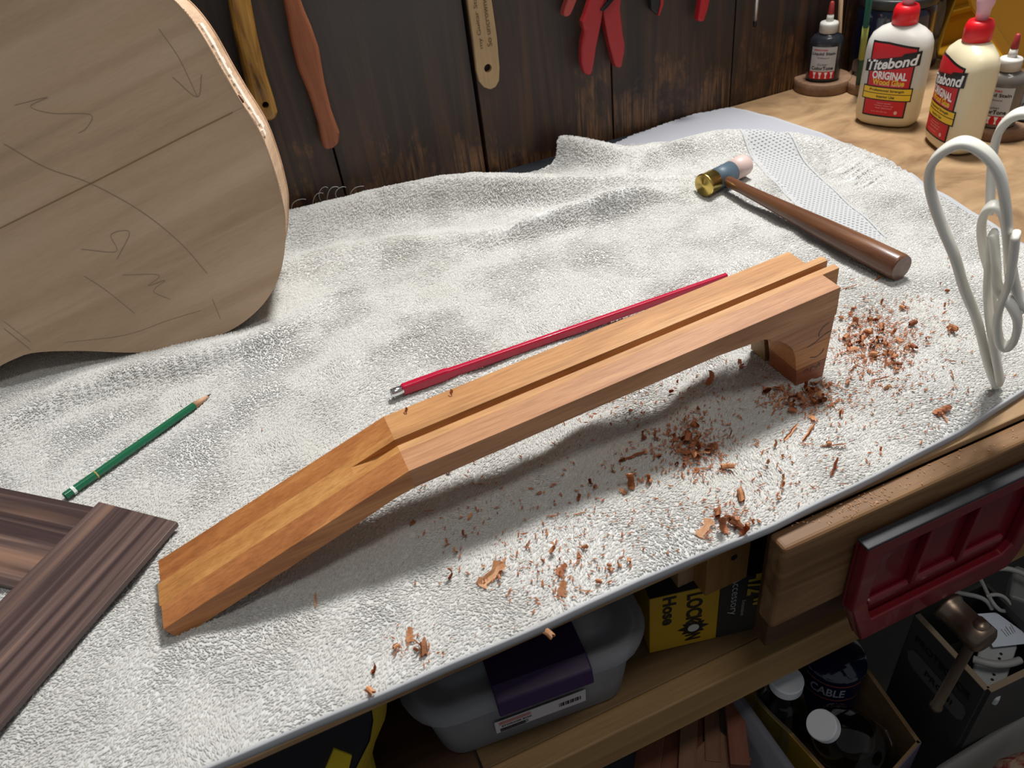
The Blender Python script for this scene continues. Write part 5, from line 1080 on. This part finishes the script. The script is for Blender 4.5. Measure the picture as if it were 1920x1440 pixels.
for k_, px, py, mi, lab, sc, rz in PAIR:
    o = place_shaving(k_, px, py, mi, lab, sc, rz)
    if 'neck blank' in lab and 'tiny' in lab:
        # sits on the sloping fingerboard face
        n_ = NM.to_3x3() @ Vector((0, 0, 1)); r_ = Vector(ray(px, py)); t_ = (NM.translation - Vector(CAMP)).dot(n_) / r_.dot(n_); q_ = Vector(CAMP) + r_ * t_; o.location = q_ + Vector((0, 0, .0006)); o.rotation_euler = (0, .06, .4)
CL = [  # cx, cy, sx, sy, n pieces, n flecks, label
    (1640, 640, 38, 34, 70, 560, 'small reddish shaving in the scatter right of the heel'), (1500, 738, 36, 16, 44, 260, 'small dark shaving around the foot of the heel'), (1295, 835, 26, 20, 36, 240, 'small dark shaving in the pile in front of the neck blank'),
    (1250, 800, 70, 50, 26, 170, 'small shaving scattered in the shadow in front of the neck blank'), (1370, 980, 26, 20, 8, 60, 'small shaving beside the tangle at the front hem'), (1060, 1080, 60, 40, 22, 110, 'small shaving scattered near the middle of the front hem'), (1720, 600, 60, 40, 16, 70, 'small shaving scattered toward the power cord'),
    (1450, 880, 120, 60, 26, 170, 'small shaving scattered left of the vise'), (1000, 960, 130, 50, 18, 130, 'small shaving scattered below the middle of the neck blank'), (1650, 740, 90, 50, 14, 120, 'small shaving scattered on the right front of the towel'), (790, 1215, 26, 16, 6, 20, 'small shaving beside the pair near the front hem')]
def okpix(px, py):
    p = atz(px, py, .008)
    if not (p.y > float(yf(p.x)) + .006 and p.x < .78): return False
    q = NM.inverted() @ p
    if -.235 < q.x < .43 and abs(q.y) < .04 and q.z > -.03: return False
    if .365 < q.x < .41 and abs(q.y) < .04: return False
    return True
FV, FF = [], []
for ci, (cx, cy, sx, sy, n, nf, lab) in enumerate(CL):
    k = 0
    while k < n:
        px, py = rnd.gauss(cx, sx), rnd.gauss(cy, sy)
        if not okpix(px, py): k += .2; continue
        kd = rnd.choice(['arc', 'chip', 'chip', 'flake', 'stick', 'roll2']); dark = ci in (1, 2, 3)
        place_shaving(kd, px, py, (1 if rnd.random() < (.75 if dark else .35) else 0), lab, rnd.uniform(.4, .95) if ci < 3 else rnd.uniform(.3, .65), None, lab.replace(' shaving ', ' shavings ').replace('shavingss', 'shavings')); k += 1
    for _ in range(int(nf * 1.7)):
        px, py = rnd.gauss(cx, sx * 1.35), rnd.gauss(cy, sy * 1.35)
        if not okpix(px, py): continue
        p = atz(px, py, .009); z = tzs(p.x, p.y) + .0026; s = rnd.uniform(.0005, .0016); a = rnd.uniform(0, 6.28); l = s * rnd.uniform(1, 2.6); u = Vector((math.cos(a), math.sin(a), rnd.uniform(-.4, .4))); w_ = Vector((-math.sin(a), math.cos(a), rnd.uniform(-.4, .4))) * .6; c0 = Vector((p.x, p.y, z)); b0_ = len(FV)
        FV += [tuple(c0 + u * l), tuple(c0 + w_ * s), tuple(c0 - u * l), tuple(c0 - w_ * s), tuple(c0 + Vector((0, 0, s * .5)))]; FF += [(b0_, b0_ + 1, b0_ + 4), (b0_ + 1, b0_ + 2, b0_ + 4), (b0_ + 2, b0_ + 3, b0_ + 4), (b0_ + 3, b0_, b0_ + 4)]
me = bpy.data.meshes.new('wood_flecks'); me.from_pydata(FV, [], FF); o = link('wood_flecks', me, M_s[1]); tag(o, 'fine reddish sawdust flecks sprinkled over the right half of the towel', 'sawdust', kind='stuff')
# sawdust on the vise jaw
FV, FF = [], []
for _ in range(140):
    x = rnd.uniform(.31, .58) if rnd.random() < .5 else rnd.gauss(.385, .018); y = rnd.uniform(.2975, .3125); s = rnd.uniform(.0004, .0011); a = rnd.uniform(0, 6.28); u = Vector((math.cos(a), math.sin(a), .1)) * s * 1.6; w_ = Vector((-math.sin(a), math.cos(a), 0)) * s * .6; c0 = Vector((x, y, -.0040)); b0_ = len(FV)
    FV += [tuple(c0 + u), tuple(c0 + w_), tuple(c0 - u), tuple(c0 - w_), tuple(c0 + Vector((0, 0, s * .7)))]; FF += [(b0_, b0_ + 1, b0_ + 4), (b0_ + 1, b0_ + 2, b0_ + 4), (b0_ + 2, b0_ + 3, b0_ + 4), (b0_ + 3, b0_, b0_ + 4)]
me = bpy.data.meshes.new('jaw_sawdust'); me.from_pydata(FV, [], FF); o = link('jaw_sawdust', me, M_s[2]); tag(o, 'pale sawdust crumbs lying on the wooden vise jaw', 'sawdust', kind='stuff')
bpy.context.view_layer.update()
